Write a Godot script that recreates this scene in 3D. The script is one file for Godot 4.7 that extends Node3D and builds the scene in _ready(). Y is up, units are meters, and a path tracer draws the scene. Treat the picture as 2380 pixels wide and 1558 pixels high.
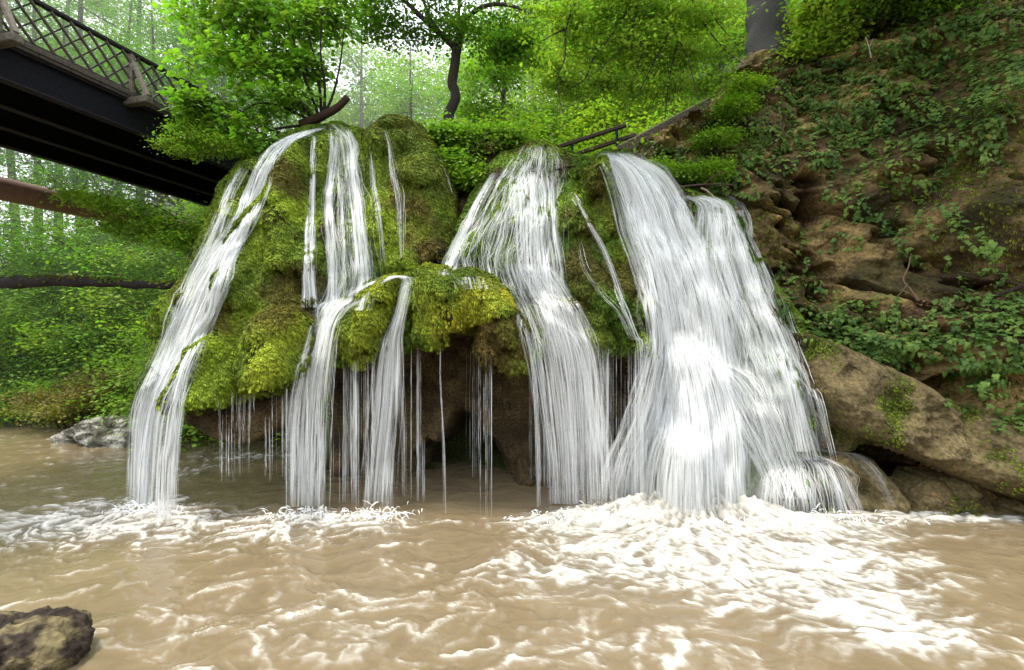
extends Node3D

# Sight lines of the photograph: K is the tangent per unit of the 2380 x 1558 survey sketch, EYE the height of the lens above the river.
const K := 0.00083364
const EYE := 3.3

var rng := RandomNumberGenerator.new()
var fbm := FastNoiseLite.new()
var fine := FastNoiseLite.new()
var rug := FastNoiseLite.new()
var cell := FastNoiseLite.new()
var reliefs: Array = []
var M := {}
var taken := {}

func at(u: float, v: float, d: float) -> Vector3:
	return Vector3((u - 1190.0) * K * d, EYE + (779.0 - v) * K * d, -d)

func on_water(u: float, v: float) -> Vector3:
	return at(u, v, EYE / ((v - 779.0) * K))

func numbered(called: String) -> String:
	var n: int = taken.get(called, 0)
	taken[called] = n + 1
	return called if n == 0 else "%s_%03d" % [called, n]

func tag(o: Node3D, label: String, category: String = "", group: String = "", kind: String = "") -> Node3D:
	if label: o.set_meta("label", label)
	if category: o.set_meta("category", category)
	if group: o.set_meta("group", group)
	if kind: o.set_meta("kind", kind)
	return o

func thing(called: String, label: String, category: String, where: Vector3 = Vector3.ZERO, group: String = "") -> Node3D:
	var o := Node3D.new()
	o.name = numbered(called)
	add_child(o, true)
	o.position = where
	tag(o, label, category, group)
	return o

func put(called: String, mesh: Mesh, m: Material, parent: Node3D = null, where: Vector3 = Vector3.ZERO) -> MeshInstance3D:
	var o := MeshInstance3D.new()
	o.mesh = mesh
	o.material_override = m
	if parent == null:
		o.name = numbered(called)
		add_child(o, true)
	else:
		o.name = called
		parent.add_child(o, true)
	o.position = where
	return o

func multi(called: String, mesh: Mesh, m: Material, buf: PackedFloat32Array, n: int, parent: Node3D = null) -> MultiMeshInstance3D:
	var mm := MultiMesh.new()
	mm.transform_format = MultiMesh.TRANSFORM_3D
	mm.use_colors = true
	mm.mesh = mesh
	mm.instance_count = n
	mm.buffer = buf.slice(0, n * 16)
	var o := MultiMeshInstance3D.new()
	o.multimesh = mm
	o.material_override = m
	if parent == null:
		o.name = numbered(called)
		add_child(o, true)
	else:
		o.name = called
		parent.add_child(o, true)
	return o

func push(buf: PackedFloat32Array, b: Basis, p: Vector3, c: Color) -> void:
	buf.append_array(PackedFloat32Array([b.x.x, b.y.x, b.z.x, p.x, b.x.y, b.y.y, b.z.y, p.y, b.x.z, b.y.z, b.z.z, p.z, c.r, c.g, c.b, 1.0]))

func rr(a: float, b: float) -> float:
	return rng.randf_range(a, b)

# ---------------------------------------------------------------- textures and materials
func noise_tex(freq: float, ramp: Array, octaves := 4, size := 512, kind := FastNoiseLite.TYPE_SIMPLEX_SMOOTH, sd := 1) -> NoiseTexture2D:
	var n := FastNoiseLite.new()
	n.noise_type = kind
	n.frequency = freq
	n.seed = sd
	n.fractal_octaves = octaves
	var t := NoiseTexture2D.new()
	t.width = size
	t.height = size
	t.seamless = true
	t.noise = n
	if ramp.size():
		var g := Gradient.new()
		g.offsets = PackedFloat32Array(ramp.map(func(r): return r[0]))
		g.colors = PackedColorArray(ramp.map(func(r): return r[1]))
		t.color_ramp = g
	return t

func grey(a: float) -> Color:
	return Color(a, a, a)

func streak_tex(w: int, h: int, squash: int, freq: float, low: float, high: float, soft_edge: bool, sd: int) -> ImageTexture:
	# strands of falling water: noise drawn out along the flow, kept as cover in the alpha channel
	var n := FastNoiseLite.new()
	n.noise_type = FastNoiseLite.TYPE_SIMPLEX_SMOOTH
	n.frequency = freq
	n.seed = sd
	n.fractal_octaves = 4
	n.fractal_gain = 0.6
	var im := n.get_seamless_image(w, h / squash)
	im.resize(w, h, Image.INTERPOLATE_CUBIC)
	var n2 := FastNoiseLite.new()
	n2.frequency = freq * 0.35
	n2.seed = sd + 7
	n2.fractal_octaves = 3
	var im2 := n2.get_seamless_image(w, h / 4)
	im2.resize(w, h, Image.INTERPOLATE_CUBIC)
	var a := im.get_data()
	var b := im2.get_data()
	var o := PackedByteArray()
	o.resize(w * h * 4)
	o.fill(255)
	for y in h:
		for x in w:
			var i := y * w + x
			var s := smoothstep(low, high, a[i] / 255.0 * 0.72 + b[i] / 255.0 * 0.28)
			if soft_edge:
				var e := absf((x + 0.5) / w * 2.0 - 1.0)
				s *= 1.0 - smoothstep(0.35, 1.0, e)
			o[i * 4 + 3] = int(255.0 * clampf(s, 0.0, 1.0))
	return ImageTexture.create_from_image(Image.create_from_data(w, h, false, Image.FORMAT_RGBA8, o))

func mat(rough: float, col := Color.WHITE, spec := 0.5) -> StandardMaterial3D:
	var m := StandardMaterial3D.new()
	m.albedo_color = col.linear_to_srgb()
	m.roughness = rough
	m.metallic_specular = spec
	m.vertex_color_use_as_albedo = true
	return m

func triplanar(m: StandardMaterial3D, tex: Texture2D, scale: float, bump: Texture2D = null, cm := 1.0) -> StandardMaterial3D:
	m.uv1_triplanar = true
	m.uv1_world_triplanar = true
	m.uv1_scale = Vector3.ONE * scale
	m.albedo_texture = tex
	if bump:
		m.heightmap_enabled = true
		m.heightmap_texture = bump
		m.heightmap_scale = cm
	return m

func materials() -> void:
	var bump := noise_tex(0.02, [], 5, 512, FastNoiseLite.TYPE_SIMPLEX_SMOOTH, 5)
	var grain := noise_tex(0.035, [[0.0, grey(0.45)], [0.45, grey(0.75)], [0.7, grey(0.95)], [1.0, grey(1.0)]], 5, 512, FastNoiseLite.TYPE_SIMPLEX_SMOOTH, 9)
	M.rock = triplanar(mat(0.85, Color.WHITE, 0.35), grain, 0.6, bump, 6.0)
	M.wet = triplanar(mat(0.85, Color.WHITE, 0.2), grain, 0.8, bump, 5.0)
	M.earth = triplanar(mat(0.95, Color.WHITE, 0.25), grain, 0.7, bump, 5.0)
	M.bark = triplanar(mat(0.9, Color.WHITE, 0.3), grain, 2.5, bump, 1.5)
	M.timber = triplanar(mat(0.8, Color.WHITE, 0.35), noise_tex(0.03, [[0.0, grey(0.6)], [1.0, grey(1.0)]], 4, 256), 1.6, bump, 0.6)
	M.steel = triplanar(mat(0.85, Color.WHITE, 0.25), grain, 0.9, bump, 0.6)
	M.rust = triplanar(mat(0.6, Color.WHITE, 0.45), noise_tex(0.012, [[0.0, grey(0.75)], [1.0, grey(1.0)]], 5, 512), 0.5, bump, 0.5)
	M.concrete = triplanar(mat(0.9, Color.WHITE, 0.3), grain, 0.8, bump, 1.5)
	M.moss = mat(0.8, Color.WHITE, 0.3)
	M.moss.backlight_enabled = true
	M.moss.backlight = Color(0.6, 0.6, 0.4)
	M.leaf = mat(0.5, Color.WHITE, 0.4)
	M.leaf.backlight_enabled = true
	M.leaf.backlight = Color(0.95, 1.0, 0.65)
	for k in 4:
		var iv: StandardMaterial3D = M.leaf.duplicate()
		iv.albedo_color = IVY_A.lerp(IVY_B, k / 3.0).linear_to_srgb()
		ivy_mats.append(iv)
	M.litter = mat(0.9, Color.WHITE, 0.3)
	M.river = mat(0.16, Color.WHITE, 0.5)
	M.thread = mat(0.5, Color(0.82, 0.83, 0.84), 0.35)
	M.thread.backlight_enabled = true
	M.thread.backlight = Color(0.75, 0.75, 0.75)
	M.foam = mat(0.8, Color.WHITE, 0.2)
	M.foam.transparency = BaseMaterial3D.TRANSPARENCY_ALPHA
	M.foam.backlight_enabled = true
	M.foam.backlight = Color(0.5, 0.5, 0.5)
	for k in [["strand", streak_tex(64, 512, 8, 0.035, 0.28, 0.75, true, 3)], ["veil", streak_tex(1024, 1024, 16, 0.035, 0.30, 0.74, false, 11)], ["wisp", streak_tex(1024, 1024, 16, 0.045, 0.44, 0.76, false, 23)]]:
		var m := mat(0.5, Color(0.82, 0.83, 0.84), 0.35)
		m.albedo_texture = k[1]
		m.transparency = BaseMaterial3D.TRANSPARENCY_ALPHA
		m.backlight_enabled = true
		m.backlight = Color(0.75, 0.75, 0.75)
		M[k[0]] = m

# ---------------------------------------------------------------- shapes
func commit(v: PackedVector3Array, n: PackedVector3Array, c: PackedColorArray, idx: PackedInt32Array, uv := PackedVector2Array()) -> ArrayMesh:
	var a := []
	a.resize(Mesh.ARRAY_MAX)
	a[Mesh.ARRAY_VERTEX] = v
	a[Mesh.ARRAY_NORMAL] = n
	if c.size(): a[Mesh.ARRAY_COLOR] = c
	if uv.size(): a[Mesh.ARRAY_TEX_UV] = uv
	a[Mesh.ARRAY_INDEX] = idx
	var m := ArrayMesh.new()
	m.add_surface_from_arrays(Mesh.PRIMITIVE_TRIANGLES, a)
	return m

func tube(pts: Array, radii: Array, sides: int, col: Color, rough := 0.0, st: SurfaceTool = null) -> SurfaceTool:
	# a tapered, slightly uneven limb through the points
	if st == null:
		st = SurfaceTool.new()
		st.begin(Mesh.PRIMITIVE_TRIANGLES)
	st.set_smooth_group(0)
	var rings := []
	for i in pts.size():
		var p: Vector3 = pts[i]
		var t: Vector3 = (pts[mini(i + 1, pts.size() - 1)] - pts[maxi(i - 1, 0)]).normalized()
		var side := t.cross(Vector3(0.31, 0.2, 0.93)).normalized()
		var up := side.cross(t)
		var ring := []
		for k in sides:
			var a := TAU * k / sides
			var dirn := side * cos(a) + up * sin(a)
			var r: float = radii[i]
			if rough > 0.0:
				r *= 1.0 + rough * fbm.get_noise_3dv((p + dirn * 0.3) * 14.0)
			ring.append(p + dirn * r)
		rings.append(ring)
	st.set_color(col)
	for i in rings.size() - 1:
		for k in sides:
			var k2 := (k + 1) % sides
			for q in [rings[i][k], rings[i + 1][k], rings[i][k2], rings[i][k2], rings[i + 1][k], rings[i + 1][k2]]:
				st.add_vertex(q)
	for e in [0, rings.size() - 1]:
		for k in range(1, sides - 1):
			for q in ([rings[e][0], rings[e][k], rings[e][k + 1]] if e == 0 else [rings[e][0], rings[e][k + 1], rings[e][k]]):
				st.add_vertex(q)
	return st

func done(st: SurfaceTool) -> ArrayMesh:
	st.generate_normals()
	st.index()
	return st.commit()

func smooth_path(pts: Array, each: int) -> Array:
	var o := []
	for i in pts.size() - 1:
		var p0 = pts[maxi(i - 1, 0)]
		var p1 = pts[i]
		var p2 = pts[i + 1]
		var p3 = pts[mini(i + 2, pts.size() - 1)]
		for k in each:
			var t := float(k) / each
			o.append(p1.cubic_interpolate(p2, p0, p3, t))
	o.append(pts[-1])
	return o

func box(size: Vector3, bevel: float, col: Color) -> ArrayMesh:
	# a beam with chamfered edges
	var st := SurfaceTool.new()
	st.begin(Mesh.PRIMITIVE_TRIANGLES)
	st.set_color(col)
	st.set_smooth_group(-1)
	var h := size / 2.0
	var corners := []
	for sx in [-1, 1]:
		for sy in [-1, 1]:
			for sz in [-1, 1]:
				var c := Vector3(sx * h.x, sy * h.y, sz * h.z)
				corners.append([c - Vector3(0, sy * bevel, sz * bevel), c - Vector3(sx * bevel, 0, sz * bevel), c - Vector3(sx * bevel, sy * bevel, 0)])
	var quad := func(a, b, c, d, out):
		var n: Vector3 = (b - a).cross(c - a)
		var l = [a, b, c, a, c, d] if n.dot(out) < 0 else [a, c, b, a, d, c]
		for q in l: st.add_vertex(q)
	var id := func(x, y, z): return corners[x * 4 + y * 2 + z]
	for s in 2:
		var f := s * 2 - 1
		quad.call(id.call(s, 0, 0)[0], id.call(s, 1, 0)[0], id.call(s, 1, 1)[0], id.call(s, 0, 1)[0], Vector3(f, 0, 0))
		quad.call(id.call(0, s, 0)[1], id.call(1, s, 0)[1], id.call(1, s, 1)[1], id.call(0, s, 1)[1], Vector3(0, f, 0))
		quad.call(id.call(0, 0, s)[2], id.call(1, 0, s)[2], id.call(1, 1, s)[2], id.call(0, 1, s)[2], Vector3(0, 0, f))
		for t in 2:
			var g := t * 2 - 1
			quad.call(id.call(s, t, 0)[0], id.call(s, t, 1)[0], id.call(s, t, 1)[1], id.call(s, t, 0)[1], Vector3(f, g, 0))
			quad.call(id.call(s, 0, t)[0], id.call(s, 1, t)[0], id.call(s, 1, t)[2], id.call(s, 0, t)[2], Vector3(f, 0, g))
			quad.call(id.call(0, s, t)[1], id.call(1, s, t)[1], id.call(1, s, t)[2], id.call(0, s, t)[2], Vector3(0, f, g))
	for c in corners:
		var n: Vector3 = (c[1] - c[0]).cross(c[2] - c[0])
		for q in (c if n.dot(c[0]) < 0 else [c[0], c[2], c[1]]): st.add_vertex(q)
	st.generate_normals()
	return st.commit()

func along(dirn: Vector3) -> Basis:
	# z runs along dirn, y stays upward
	return Basis.looking_at(-dirn, Vector3.UP if absf(dirn.normalized().y) < 0.98 else Vector3.RIGHT)

func beam(called: String, a: Vector3, b: Vector3, w: float, h: float, col: Color, m: Material, parent: Node3D) -> MeshInstance3D:
	var o := put(called, box(Vector3(w, h, a.distance_to(b)), minf(w, h) * 0.12, col), m, parent)
	var origin := parent.position
	if parent.get_parent() != self: origin += (parent.get_parent() as Node3D).position
	o.transform = Transform3D(along((b - a).normalized()), (a + b) / 2.0 - origin)
	return o

# ---------------------------------------------------------------- the tufa: lobes traced from the survey, each with its own distance and swell
func lobe(poly: Array, top: float, bot: float, swell: float, wide: float, moss := 1.0, tone := 0.0) -> Dictionary:
	var vt := 1e9
	var vb := -1e9
	for p in poly:
		vt = minf(vt, p[1])
		vb = maxf(vb, p[1])
	var w := PackedVector2Array()
	for p in poly:
		var q := at(p[0], p[1], lerpf(top, bot, (p[1] - vt) / (vb - vt)))
		w.append(Vector2(q.x, q.y))
	return {"poly": w, "yt": at(0, vt, top).y, "yb": at(0, vb, bot).y, "top": top, "bot": bot, "swell": swell, "wide": wide, "moss": moss, "tone": tone}

func relief(lobes: Array, s: float, blend: float, rough: float, cushions := 0) -> Dictionary:
	var lo := Vector2(1e9, 1e9)
	var hi := -lo
	for l in lobes:
		for p in l.poly:
			lo = lo.min(p)
			hi = hi.max(p)
	lo -= Vector2.ONE * s * 3
	hi += Vector2.ONE * s * 3
	var nx := int((hi.x - lo.x) / s) + 1
	var ny := int((hi.y - lo.y) / s) + 1
	var z := PackedFloat32Array()
	var moss := PackedFloat32Array()
	var tone := PackedFloat32Array()
	var inside := PackedByteArray()
	z.resize(nx * ny)
	z.fill(-1e6)
	moss.resize(nx * ny)
	tone.resize(nx * ny)
	inside.resize(nx * ny)
	for l in lobes:
		var poly: PackedVector2Array = l.poly
		var n := poly.size()
		var a := Vector2(1e9, 1e9)
		var b := -a
		for p in poly:
			a = a.min(p)
			b = b.max(p)
		var swell: float = l.swell
		var wide: float = l.wide
		for j in range(maxi(0, int((a.y - lo.y) / s) - 1), mini(ny, int((b.y - lo.y) / s) + 3)):
			var y := lo.y + j * s
			var base := -lerpf(l.top, l.bot, clampf((l.yt - y) / (l.yt - l.yb), 0.0, 1.0))
			for i in range(maxi(0, int((a.x - lo.x) / s) - 1), mini(nx, int((b.x - lo.x) / s) + 3)):
				var p := Vector2(lo.x + i * s, y)
				var dist := 1e9
				var q := poly[n - 1]
				for e in n:
					var r := poly[e]
					var ab := r - q
					var h := clampf((p - q).dot(ab) / ab.length_squared(), 0.0, 1.0)
					dist = minf(dist, p.distance_squared_to(q + ab * h))
					q = r
				dist = sqrt(dist)
				var id := j * nx + i
				if Geometry2D.is_point_in_polygon(p, poly):
					var t := minf(1.0, dist / wide)
					var prof := sqrt(t * (2.0 - t))
					if swell < 0.0:
						if inside[id]: z[id] += swell * smoothstep(0.0, 1.0, t)
						continue
					var zz := base + swell * prof + rough * (0.25 + prof) * (0.9 * fbm.get_noise_2d(p.x * 9.0, y * 6.0 + base * 5.0) - 0.85 * cell.get_noise_2d(p.x * 2.4 + 0.5 * fine.get_noise_2d(p.x * 8.0, y * 8.0), y * 1.7 + base) - 0.5)
					if not inside[id]:
						if zz > z[id]: z[id] = zz
						inside[id] = 1
						moss[id] = l.moss
						tone[id] = l.tone
					else:
						if zz > z[id]:
							moss[id] = l.moss
							tone[id] = l.tone
						var hh := clampf(0.5 + 0.5 * (zz - z[id]) / blend, 0.0, 1.0)
						z[id] = lerpf(z[id], zz, hh) + blend * hh * (1.0 - hh) * 0.5
				elif dist < s * 1.6 and swell > 0.0 and not inside[id]:
					z[id] = maxf(z[id], base - 0.5)
	# swelling cushions that overhang a little at their lower rim
	var crng := RandomNumberGenerator.new()
	crng.seed = 40 + lobes.size()
	for k in cushions:
		var cx := crng.randf_range(lo.x, hi.x)
		var cy := crng.randf_range(lo.y, hi.y)
		var ci := int((cx - lo.x) / s)
		var cj := int((cy - lo.y) / s)
		var cid := cj * nx + ci
		var r := crng.randf_range(0.16, 0.5)
		var amp := r * crng.randf_range(0.35, 0.7)
		var tall := crng.randf_range(0.8, 1.5)
		if cj >= ny or ci >= nx or not inside[cid] or moss[cid] < 0.3: continue
		for j in range(maxi(0, cj - int(r * tall / s)), mini(ny, cj + int(r * tall / s) + 1)):
			for i in range(maxi(0, ci - int(r / s)), mini(nx, ci + int(r / s) + 1)):
				var id := j * nx + i
				if not inside[id] or moss[id] < 0.0: continue
				var px := (lo.x + i * s - cx) / r
				var py := (lo.y + j * s - cy) / (r * tall)
				var q := px * px + py * py + 0.5 * fine.get_noise_2d((lo.x + i * s) * 22.0, (lo.y + j * s) * 22.0)
				if q < 1.0: z[id] += amp * sqrt(1.0 - maxf(q, 0.0)) * (0.75 - 0.45 * py)
	var d := {"x0": lo.x, "y0": lo.y, "s": s, "nx": nx, "ny": ny, "z": z, "moss": moss, "tone": tone, "inside": inside}
	return d

func surf(x: float, y: float) -> float:
	var best := -1e5
	for d in reliefs:
		var fx: float = (x - d.x0) / d.s
		var fy: float = (y - d.y0) / d.s
		var i := int(fx)
		var j := int(fy)
		if fx < 0.0 or fy < 0.0 or i >= d.nx - 1 or j >= d.ny - 1: continue
		var id: int = j * d.nx + i
		var z: PackedFloat32Array = d.z
		var a := z[id]
		var b := z[id + 1]
		var c := z[id + d.nx]
		var e := z[id + d.nx + 1]
		if minf(minf(a, b), minf(c, e)) < -1e5: continue
		best = maxf(best, lerpf(lerpf(a, b, fx - i), lerpf(c, e, fx - i), fy - j))
	return best

func normal_at(d: Dictionary, i: int, j: int) -> Vector3:
	var z: PackedFloat32Array = d.z
	var nx: int = d.nx
	var id := j * nx + i
	var c := z[id]
	var l := z[id - 1] if i > 0 and z[id - 1] > -1e5 else c
	var r := z[id + 1] if i < nx - 1 and z[id + 1] > -1e5 else c
	var b := z[id - nx] if j > 0 and z[id - nx] > -1e5 else c
	var t: float = z[id + nx] if j < d.ny - 1 and z[id + nx] > -1e5 else c
	return Vector3((l - r) / (2.0 * d.s), (b - t) / (2.0 * d.s), 1.0).normalized()

func relief_mesh(d: Dictionary, paint: Callable) -> ArrayMesh:
	var v := PackedVector3Array()
	var n := PackedVector3Array()
	var c := PackedColorArray()
	var idx := PackedInt32Array()
	var ids := PackedInt32Array()
	var nx: int = d.nx
	var ny: int = d.ny
	var z: PackedFloat32Array = d.z
	ids.resize(nx * ny)
	ids.fill(-1)
	for j in ny:
		for i in nx:
			var id := j * nx + i
			if z[id] < -1e5: continue
			ids[id] = v.size()
			var p := Vector3(d.x0 + i * d.s, d.y0 + j * d.s, z[id])
			var nn := normal_at(d, i, j)
			v.append(p)
			n.append(nn)
			c.append(paint.call(p, nn, d.moss[id]))
	for j in ny - 1:
		for i in nx - 1:
			var a := ids[j * nx + i]
			var b := ids[j * nx + i + 1]
			var e := ids[(j + 1) * nx + i]
			var f := ids[(j + 1) * nx + i + 1]
			if a < 0 or b < 0 or e < 0 or f < 0: continue
			idx.append_array(PackedInt32Array([a, e, b, b, e, f]))
	return commit(v, n, c, idx)

# ---------------------------------------------------------------- moss
func tuft_mesh(fronds: int, length: float, droop: float) -> ArrayMesh:
	# y is the way out of the rock, z the way downhill; each frond is a bent pointed strip
	var st := SurfaceTool.new()
	st.begin(Mesh.PRIMITIVE_TRIANGLES)
	st.set_smooth_group(-1)
	for k in fronds:
		var a := TAU * k / fronds + rr(-0.4, 0.4)
		var out := Vector3(cos(a) * 0.9, 0.0, sin(a) * 0.9)
		var l := length * rr(0.6, 1.15)
		var side := Vector3(-sin(a), 0, cos(a)) * l * rr(0.16, 0.26)
		var root := out * l * 0.12 + Vector3(rr(-0.3, 0.3), 0, rr(-0.3, 0.3)) * length * 0.7
		var mid := root + out * l * 0.35 + Vector3(0, l * 0.55, droop * l * 0.2)
		var tip := root + out * l * 0.65 + Vector3(0, l * (0.75 - 0.35 * droop), droop * l * 0.75)
		var tone := rr(0.75, 1.2)
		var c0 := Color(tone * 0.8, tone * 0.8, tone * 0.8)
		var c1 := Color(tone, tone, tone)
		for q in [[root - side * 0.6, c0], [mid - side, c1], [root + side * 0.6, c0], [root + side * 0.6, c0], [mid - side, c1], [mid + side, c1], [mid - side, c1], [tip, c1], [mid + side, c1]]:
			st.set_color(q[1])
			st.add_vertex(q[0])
	st.generate_normals()
	return st.commit()

const MOSS_BRIGHT := Color(0.25, 0.34, 0.024)
const MOSS_MID := Color(0.09, 0.14, 0.014)
const MOSS_DEEP := Color(0.06, 0.15, 0.018)
const MOSS_GOLD := Color(0.42, 0.30, 0.022)
const MOSS_BROWN := Color(0.085, 0.052, 0.016)

func moss_color(p: Vector3, tone: float) -> Color:
	# tone: 0 plain, 1 golden, -1 deep green, 2 brownish
	var n := fbm.get_noise_3d(p.x * 5.0, p.y * 5.0, p.z * 5.0)
	var m := fine.get_noise_3d(p.x * 9.0 + 40.0, p.y * 9.0, p.z * 9.0)
	var c := MOSS_MID.lerp(MOSS_BRIGHT, clampf(0.45 + n * 1.1 + m * 0.6, 0.0, 1.0))
	if tone < 0.0: c = c.lerp(MOSS_DEEP, minf(1.0, -tone * (0.75 + 0.6 * m)))
	elif tone <= 1.0: c = c.lerp(MOSS_GOLD, clampf(tone * (0.35 + 0.8 * m + 0.5 * n), 0.0, 0.9))
	else: c = c.lerp(MOSS_BROWN, clampf((tone - 1.0) * (0.55 + 1.4 * n), 0.0, 0.95))
	var patch := smoothstep(0.16, 0.42, fbm.get_noise_3d(p.x * 3.2 + 90.0, p.y * 4.0, p.z * 3.0))
	return c.lerp(MOSS_BROWN, patch * 0.75)

func grow_moss(d: Dictionary, parent: Node3D, per_m2: float, size: float, tuft: Mesh, keep: Callable) -> void:
	var buf := PackedFloat32Array()
	var count := 0
	var s: float = d.s
	var nx: int = d.nx
	var z: PackedFloat32Array = d.z
	for j in range(1, d.ny - 2):
		for i in range(1, nx - 2):
			var id := j * nx + i
			if not d.inside[id] or d.moss[id] <= 0.02: continue
			var nn := normal_at(d, i, j)
			if nn.y < -0.8: continue
			var area := s * s / maxf(nn.z, 0.18)
			var want := per_m2 * area
			var p0 := Vector3(d.x0 + i * s, d.y0 + j * s, z[id])
			want *= d.moss[id] * keep.call(p0, nn)
			if j > 4 and d.moss[id] > 0.55 and z[id] - z[id - 3 * nx] > 0.28:
				for k in 2:
					var y := Vector3(rr(-0.25, 0.25), -1.0, rr(0.1, 0.7)).normalized()
					var zdir := Vector3.DOWN.slide(y).normalized()
					var g := rr(0.07, 0.16)
					var fp := p0 + Vector3(rng.randf() * s, rng.randf() * s, rr(-0.1, 0.03))
					var fc := moss_color(fp, d.tone[id])
					var fw := rr(0.5, 1.3)
					push(buf, Basis(y.cross(zdir) * 0.6 * g, y * 1.3 * g, zdir * 0.6 * g), fp, Color(fc.r * fw, fc.g * fw, fc.b * fw))
					count += 1
			var many := int(want) + (1 if rng.randf() < want - int(want) else 0)
			for k in many:
				var fx := rng.randf()
				var fy := rng.randf()
				var zz := lerpf(lerpf(z[id], z[id + 1], fx), lerpf(z[id + nx], z[id + nx + 1], fx), fy)
				var p := Vector3(p0.x + fx * s, p0.y + fy * s, zz) - nn * 0.012
				var y := (nn + Vector3(rr(-0.35, 0.35), rr(-0.25, 0.3), rr(-0.35, 0.35))).normalized()
				var zdir := Vector3.DOWN.slide(y)
				if zdir.length() < 0.1: zdir = Vector3.BACK.slide(y)
				zdir = zdir.normalized()
				var g := size * rr(0.7, 1.35)
				var b := Basis(y.cross(zdir), y, zdir).scaled(Vector3.ONE * g)
				var c := moss_color(p, d.tone[id])
				var w := rr(0.5, 1.5)
				push(buf, b, p, Color(c.r * w, c.g * w, c.b * w))
				count += 1
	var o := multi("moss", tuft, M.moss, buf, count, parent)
	o.set_meta("kind", "stuff")

# ---------------------------------------------------------------- falling water
func run_down(path: Array, side: float, lift: float, wob: float, sd: float, t0 := 0.0, t1 := 1.0) -> PackedVector3Array:
	# follows the rock under the drawn line and lets go where the rock falls back
	var o := PackedVector3Array()
	var n := path.size()
	var held := -1e6
	var loose := false
	var sway := 0.0
	var d := 12.0
	var a := int(t0 * (n - 1))
	var b := int(t1 * (n - 1))
	for i in range(0, b + 1):
		var q: Vector3 = path[i]
		if not loose: sway = wob * (5.0 * fine.get_noise_2d(i * 1.6, sd * 31.0) * (0.3 + 0.7 * minf(1.0, q.z / 20.0)) + 0.28 * q.z * fine.get_noise_2d(i * 0.55, sd * 6.0))
		var u := q.x + side * q.z + sway
		var v := q.y
		var z := held
		for it in 3:
			var p := at(u, v, d)
			z = maxf(surf(p.x, p.y) + lift, held)
			if z < -1e4: z = -d
			d = lerpf(d, -z, 0.8)
		held = maxf(z - 0.004, -d)
		var under := at(u, v, d)
		loose = surf(under.x, under.y) < held - 0.2
		if i < a: continue
		var w := at(u, v, d)
		if w.y < -0.06: break
		o.append(w)
	return o

func dense(pts: Array, each := 7) -> Array:
	var o := []
	for p in pts: o.append(Vector3(p[0], p[1], p[2]))
	return smooth_path(o, each)

func veil(path: Array, cols: int, cover: float, lift: float, sd: int, m: String, parent: Node3D) -> void:
	# a sheet of water draped over the rock
	rng.seed = 900 + sd
	var lines := []
	var least := 1 << 30
	for c in cols + 1:
		var s := 2.0 * c / cols - 1.0
		var l := run_down(path, s, lift + 0.03 * fbm.get_noise_2d(c * 21.0, sd * 17.0), 0.5, sd + c * 0.13)
		lines.append(l)
		least = mini(least, l.size())
	if least < 3: return
	var v := PackedVector3Array()
	var n := PackedVector3Array()
	var col := PackedColorArray()
	var uv := PackedVector2Array()
	var idx := PackedInt32Array()
	var off := rng.randf()
	for c in cols + 1:
		var edge := 1.0 - absf(2.0 * c / cols - 1.0)
		var run := rng.randf() * 0.02
		var l: PackedVector3Array = lines[c]
		for i in l.size():
			if i: run += l[i].distance_to(l[i - 1])
			var p := l[i]
			p.z += 0.03 * fbm.get_noise_3d(p.x * 30.0, p.y * 9.0, sd * 9.0) + 0.012 * fine.get_noise_3d(p.x * 90.0, p.y * 14.0, sd * 3.0)
			v.append(p)
			var ends := minf(1.0, minf(i * 0.2, (l.size() - i) * 0.12 + 0.35))
			col.append(Color(1, 1, 1, cover * clampf(edge * 5.0, 0.0, 1.0) * ends * (1.0 + 0.8 * fbm.get_noise_3d(p.x * 10.0, p.y * 4.0, sd * 5.0))))
			uv.append(Vector2(off + float(c) / cols * path[path.size() / 2].z * K * 11.0 * 2.0 * 0.55, run * 0.16 + off))
			n.append(Vector3.ZERO)
	var start := []
	var at_ := 0
	for l in lines:
		start.append(at_)
		at_ += l.size()
	for c in cols:
		for i in mini(lines[c].size(), lines[c + 1].size()) - 1:
			var a: int = start[c] + i
			var b: int = start[c + 1] + i
			if v[a].distance_squared_to(v[b]) > 0.6 or v[a].distance_squared_to(v[a + 1]) > 1.0: continue
			idx.append_array(PackedInt32Array([a, b, a + 1, b, b + 1, a + 1]))
			var nn := (v[b] - v[a]).cross(v[a] - v[a + 1])
			for k in [a, b, a + 1, b + 1]: n[k] += nn
	for i in n.size(): n[i] = n[i].normalized() if n[i].length() > 1e-9 else Vector3.BACK
	if idx.is_empty(): return
	put("water_sheet", commit(v, n, col, idx, uv), M[m], parent)

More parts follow.
